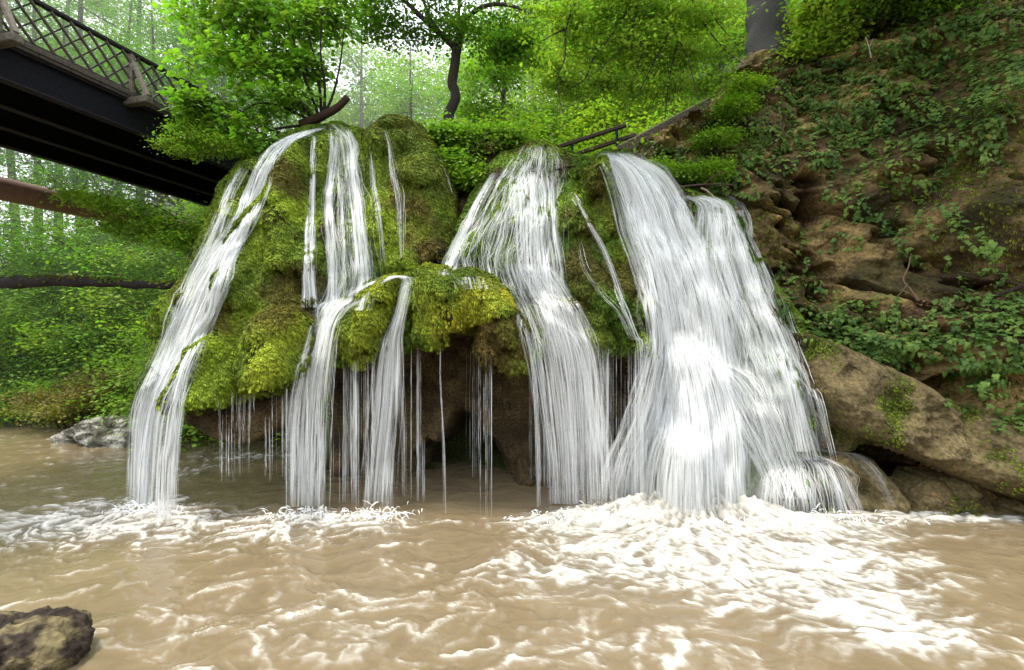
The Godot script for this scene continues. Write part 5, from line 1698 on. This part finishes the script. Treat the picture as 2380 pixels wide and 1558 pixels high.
func bits() -> void:
	twig("broken dark log leaning up from the top of the first dome", [[700, 290, 12.9], [745, 272, 12.8], [785, 250, 12.7], [808, 226, 12.6]], 0.13, 0.09, Color(0.07, 0.04, 0.03), "broken_log")
	twig("dead forked branch lying across the ledge beside the ivy bank", [[1555, 438, 12.2], [1600, 432, 12.1], [1660, 428, 12.1], [1705, 430, 12.2]], 0.03, 0.018, Color(0.12, 0.08, 0.06), "dead_branch", [[[1640, 430, 12.1], [1655, 412, 12.0], [1690, 398, 12.0]]])
	twig("pale broken stick caught in the white curtain's edge", [[1630, 438, 11.9], [1645, 445, 11.8], [1665, 465, 11.7], [1675, 480, 11.6]], 0.028, 0.015, Color(0.38, 0.30, 0.22))
	twig("thin dark stick caught at the crown of the second dome", [[1292, 396, 11.9], [1315, 388, 11.8], [1340, 386, 11.8], [1350, 383, 11.8]], 0.025, 0.015, Color(0.06, 0.035, 0.03))
	twig("dark fallen branch on the leaf litter at the picture edge", [[2290, 695, 9.9], [2330, 682, 9.7], [2390, 660, 9.5]], 0.045, 0.035, Color(0.05, 0.035, 0.03))
	twig("curly brown root hanging over the dense ivy carpet", [[2135, 700, 10.4], [2115, 672, 10.5], [2100, 650, 10.6], [2112, 620, 10.7], [2118, 590, 10.8]], 0.03, 0.010, Color(0.20, 0.13, 0.08), "hanging_root", [[[2110, 660, 10.5], [2095, 680, 10.4], [2085, 690, 10.4]]])
	twig("pale forked twig standing on the thick ivy slope", [[2025, 135, 11.6], [2020, 110, 11.6], [2012, 85, 11.6]], 0.015, 0.008, Color(0.5, 0.45, 0.33), "dead_branch", [[[2020, 110, 11.6], [2030, 90, 11.6]]])
	rng.seed = 303
	var roots := thing("hanging_roots", "fringe of fine pale roots under the ivy brow", "roots")
	for k in 22:
		var u := rr(1770, 1860)
		var v := rr(240, 262)
		var pts := []
		for e in 5: pts.append([u + rng.randfn() * 4.0 + e * rr(-5, 3), v + e * rr(8, 22), on_rock(u, v + e * 15.0, 12.3, 0.08)])
		limb_of(roots, "root", pts, 0.008, 0.004, Color(0.24, 0.17, 0.11), 4)
	# broad-leaved plants
	for q in [["broad_leaf_plant", "fresh bright green compound-leaved seedling on the middle of the cliff", 2090, 510, 10.9, 0.24, 11], ["broad_leaf_plant", "small bright seedling to the right of the compound-leaved one", 2200, 525, 10.6, 0.16, 6], ["broad_leaf_plant", "upright seedling with paired leaves in front of the slanting boulder's thick end", 2200, 880, 9.5, 0.17, 10], ["broad_leaf_plant", "tall seedling among the ivy near the picture edge", 2260, 820, 9.6, 0.18, 9], ["broad_leaf_plant", "leafy herb high on the cliff by the picture edge", 2290, 240, 9.8, 0.22, 12], ["broad_leaf_plant", "pale green leafy herb at the brow near the top corner", 2130, 190, 11.0, 0.2, 9]]:
		var b := at(q[2], q[3], on_rock(q[2], q[3], q[4], 0.14))
		var t := thing(q[0], q[1], "seedling", b, "seedlings on the bank")
		put("stem", done(tube([Vector3(0, -0.25, -0.3), Vector3(0, -0.05, -0.05), Vector3(0, 0.05, 0.05)], [0.008, 0.006, 0.004], 4, Color(0.1, 0.12, 0.04))), M.bark, t)
		for k in q[6]:
			var a: float = TAU * k / q[6] + rr(-0.2, 0.2)
			var st := SurfaceTool.new()
			st.begin(Mesh.PRIMITIVE_TRIANGLES)
			st.set_smooth_group(-1)
			var l: float = q[5] * rr(0.75, 1.1)
			leaf_shape(st, Vector3.ZERO, Vector3(0, rr(-0.35, 0.1), 1).normalized(), Vector3(0, 1, 0.5).normalized(), l, l * 0.42, Color(0.20, 0.33, 0.05) * rr(0.8, 1.15))
			st.generate_normals()
			var o := put("leaf", st.commit(), M.leaf, t)
			o.transform = Transform3D(Basis(Vector3.UP, a), Vector3(cos(a) * 0.1, rr(-0.06, 0.1), sin(a) * 0.06))
	# grass on the arch
	for q in [["grass_tuft", "long grass tuft drooping between the stream and the golden moss arch", 968, 680, 9.75, 60, 0.55], ["grass_tuft", "few grass blades arching over the golden moss", 950, 612, 10.3, 9, 0.5], ["grass_tuft", "dry grass fringe hanging from the earth bank between the domes", 1130, 330, 12.6, 60, 0.7], ["grass_tuft", "grass tuft hanging at the upper edge of the ivy brow", 1760, 320, 12.2, 60, 0.45], ["grass_tuft", "grass on the slope above the retaining wall's upper end", 1700, 200, 13.2, 70, 0.5]]:
		var b := at(q[2], q[3], on_rock(q[2], q[3], q[4], 0.05))
		var t := thing(q[0], q[1], "grass", b)
		var col := Color(0.20, 0.30, 0.05) if not q[1].begins_with("dry") else Color(0.32, 0.22, 0.10)
		for k in q[5]:
			var st := SurfaceTool.new()
			st.begin(Mesh.PRIMITIVE_TRIANGLES)
			st.set_smooth_group(-1)
			st.set_color(col * rr(0.7, 1.2))
			var a := rr(-1.4, 1.4)
			var l: float = q[6] * rr(0.5, 1.1)
			var dirn := Vector3(sin(a), rr(0.1, 0.5), cos(a)).normalized()
			var prev := Vector3(rr(-0.15, 0.15), rr(-0.25, 0.25), 0)
			var w := 0.009
			var side := Vector3(cos(a), 0, -sin(a))
			for e in 5:
				var nxt := prev + dirn * l / 5.0
				dirn = (dirn + Vector3(0, -0.45, 0)).normalized()
				var w2 := w * 0.75
				for vv in [prev - side * w, nxt - side * w2, prev + side * w, prev + side * w, nxt - side * w2, nxt + side * w2]: st.add_vertex(vv)
				prev = nxt
				w = w2
			st.generate_normals()
			put("blade", st.commit(), M.leaf, t)
	earth_bank()
	litter()

func earth_bank() -> void:
	var d := relief([lobe([[1000, 320], [1060, 300], [1170, 310], [1190, 350], [1150, 420], [1110, 500], [1060, 620], [1020, 560], [1010, 420]], 13.4, 12.2, 0.3, 0.5, 0.3, 1.5)], 0.07, 0.1, 0.4)
	var t := thing("earth_bank", "dark earth bank with herbs between the two domes", "bank")
	put("soil", relief_mesh(d, func(p, n, _m): return Color(0.05, 0.035, 0.022).lerp(Color(0.12, 0.08, 0.045), clampf(0.5 + fbm.get_noise_3d(p.x * 8, p.y * 8, p.z * 8), 0.0, 1.0))), M.earth, t)
	reliefs.append(d)
	for q in [[1020, 340, 12.9, 0.5, 0.6], [1075, 335, 12.9, 0.5, 0.8], [1120, 340, 12.9, 0.45, 0.6], [1060, 390, 12.6, 0.4, 0.5], [1100, 420, 12.4, 0.35, 0.4], [1160, 335, 13.1, 0.45, 0.6]]:
		shrub("herb_clump", "fresh green herb clump on the earth bank, %s" % {1020: "touching the moss hump", 1075: "under the crooked trunk", 1120: "in the middle of the brow", 1060: "halfway down beside the hump", 1100: "lowest in the cleft", 1160: "touching the second dome"}[q[0]], "herbs between the domes", at(q[0], q[1] + 14, q[2]), q[3], q[4], SPRING.lerp(LIME, 0.3 * rng.randf()), 70, "near", 1.1, "herb")
	for q in [[1510, 405, 13.0, 0.3, 0.6], [1555, 415, 12.8, 0.35, 0.6], [1612, 416, 12.6, 0.35, 0.5], [1660, 408, 12.5, 0.35, 0.5], [1665, 340, 12.9, 0.5, 0.6], [1705, 275, 13.1, 0.5, 0.6], [1735, 225, 13.3, 0.5, 0.7]]:
		shrub("herb_clump", "pale green herb clump by the retaining wall, %s" % {1510: "nearest the thickest fall", 1555: "under its stone face", 1612: "above the dead forked branch", 1660: "on the ivy brow", 1665: "under its upper end", 1705: "in front of its upper end", 1735: "below the big trunk"}.get(q[0], "on the brow"), "herbs by the retaining wall", at(q[0], q[1] + 10, q[2]), q[3], q[4], LIME.lerp(SPRING, 0.5 * rng.randf()), 60, "tiny", 1.5, "herb")
	for q in [[1900, 120, 13.0, 0.8, 0.9], [1950, 60, 12.8, 1.0, 1.2], [2050, 30, 12.4, 1.0, 1.2], [2150, 10, 12.0, 1.0, 1.2]]:
		shrub("young_shrub", "young leafy shrub on the crest above the thick ivy, %s" % ["closest to the big trunk", "second from the big trunk", "third from the big trunk", "farthest from the big trunk"][mini(3, int((q[0] - 1890) / 55.0))], "shrubs on the crest", at(q[0], q[1] + 25, q[2]), q[3], q[4], LIME.lerp(DEEP, 0.15 if q[0] < 1980 else 0.8), 80, "near", 1.2)

func litter() -> void:
	rng.seed = 404
	var st := SurfaceTool.new()
	st.begin(Mesh.PRIMITIVE_TRIANGLES)
	st.set_smooth_group(-1)
	leaf_shape(st, Vector3.ZERO, Vector3(0, 0.2, 1).normalized(), Vector3.UP, 1.0, 0.6, Color.WHITE)
	st.generate_normals()
	var leaf := st.commit()
	var buf := PackedFloat32Array()
	var n := 0
	for g in [[2180, 745, 70, 30, 240], [2300, 700, 60, 30, 140], [1990, 250, 80, 40, 160], [2070, 300, 80, 50, 160], [2150, 720, 40, 40, 120], [2320, 800, 50, 40, 80]]:
		for k in g[4]:
			var u: float = g[0] + rng.randfn() * g[2] * 0.6
			var v: float = g[1] + rng.randfn() * g[3] * 0.6
			var dd := 10.8
			var p := at(u, v, dd)
			for it in 4:
				p = at(u, v, dd)
				var zz := surf(p.x, p.y)
				if zz < -1e4: break
				dd = lerpf(dd, -zz - 0.015, 0.8)
			push(buf, Basis.from_euler(Vector3(rr(-0.9, 0.5), rr(0, TAU), rr(-0.5, 0.5))).scaled(Vector3.ONE * rr(0.04, 0.08)), p, Color(0.22, 0.11, 0.06).lerp(Color(0.12, 0.06, 0.045), rng.randf()))
			n += 1
	tag(multi("leaf_litter", leaf, M.litter, buf, n), "reddish brown fallen leaves scattered on the bank", "leaf litter", "", "stuff")

func mist_bank(called: String, where: Vector3, size: Vector3, density: float, round_: bool, label: String) -> void:
	var v := FogVolume.new()
	v.name = numbered(called)
	v.shape = RenderingServer.FOG_VOLUME_SHAPE_ELLIPSOID if round_ else RenderingServer.FOG_VOLUME_SHAPE_BOX
	v.size = size
	v.position = where
	var m := FogMaterial.new()
	m.density = density
	m.albedo = Color(0.95, 0.97, 0.94)
	v.material = m
	add_child(v)
	tag(v, label, "mist", "", "stuff")

func mist() -> void:
	mist_bank("forest_haze", Vector3(-3, 16, -46), Vector3(110, 44, 56), 0.006, false, "pale haze hanging in the wood behind the falls")
	mist_bank("spray_mist", on_water(1640, 1180) + Vector3(0, 0.3, -0.1), Vector3(3.4, 1.6, 1.6), 0.3, true, "spray hanging at the foot of the thickest fall")

func splashes() -> void:
	# short arcs of flung water where the streams strike the pool
	rng.seed = 606
	for g in [[358, 1186, 0.55, 130, "nearest the bridge"], [712, 1196, 0.5, 130, "under the mossy basin's plume"], [880, 1196, 0.5, 110, "under the arch's stream"], [1338, 1204, 0.75, 160, "beside the brown moss clump"], [1500, 1182, 1.0, 170, "at the near edge of the thickest fall"], [1680, 1182, 1.1, 200, "in the middle of the thickest fall's foot"], [1880, 1208, 1.2, 170, "around the washed boulder"]]:
		var o := on_water(g[0], g[1])
		var v := PackedVector3Array()
		var n := PackedVector3Array()
		var idx := PackedInt32Array()
		for k in g[3] * 2:
			var p := o + Vector3(rng.randfn() * g[2] * 0.6, 0.0, rr(-0.1, 0.25))
			var vel := Vector3(rng.randfn() * 0.6, rr(0.5, 2.0) * rng.randf() + 0.3, rng.randf() * 0.9)
			var w := rr(0.004, 0.012)
			var t0 := rng.randf() * 0.1
			var first := v.size()
			for e in 6:
				var t := t0 + e * 0.03
				var q := p + vel * t - Vector3(0, 4.9 * t * t, 0)
				var dirn := (vel - Vector3(0, 9.8 * t, 0)).normalized()
				var across := dirn.cross(Vector3(0, 0.2, 1)).normalized()
				var ww := w * sin(PI * (e + 0.5) / 6.0)
				v.append(q - across * ww)
				v.append(q + across * ww)
				n.append(Vector3(0, 0.5, 0.86))
				n.append(Vector3(0, 0.5, 0.86))
				if e:
					var b := first + e * 2
					idx.append_array(PackedInt32Array([b - 2, b, b - 1, b - 1, b, b + 1]))
		tag(put("splash", commit(v, n, PackedColorArray(), idx), M.thread), "flung drops of white water %s" % g[4], "splash", "", "stuff")
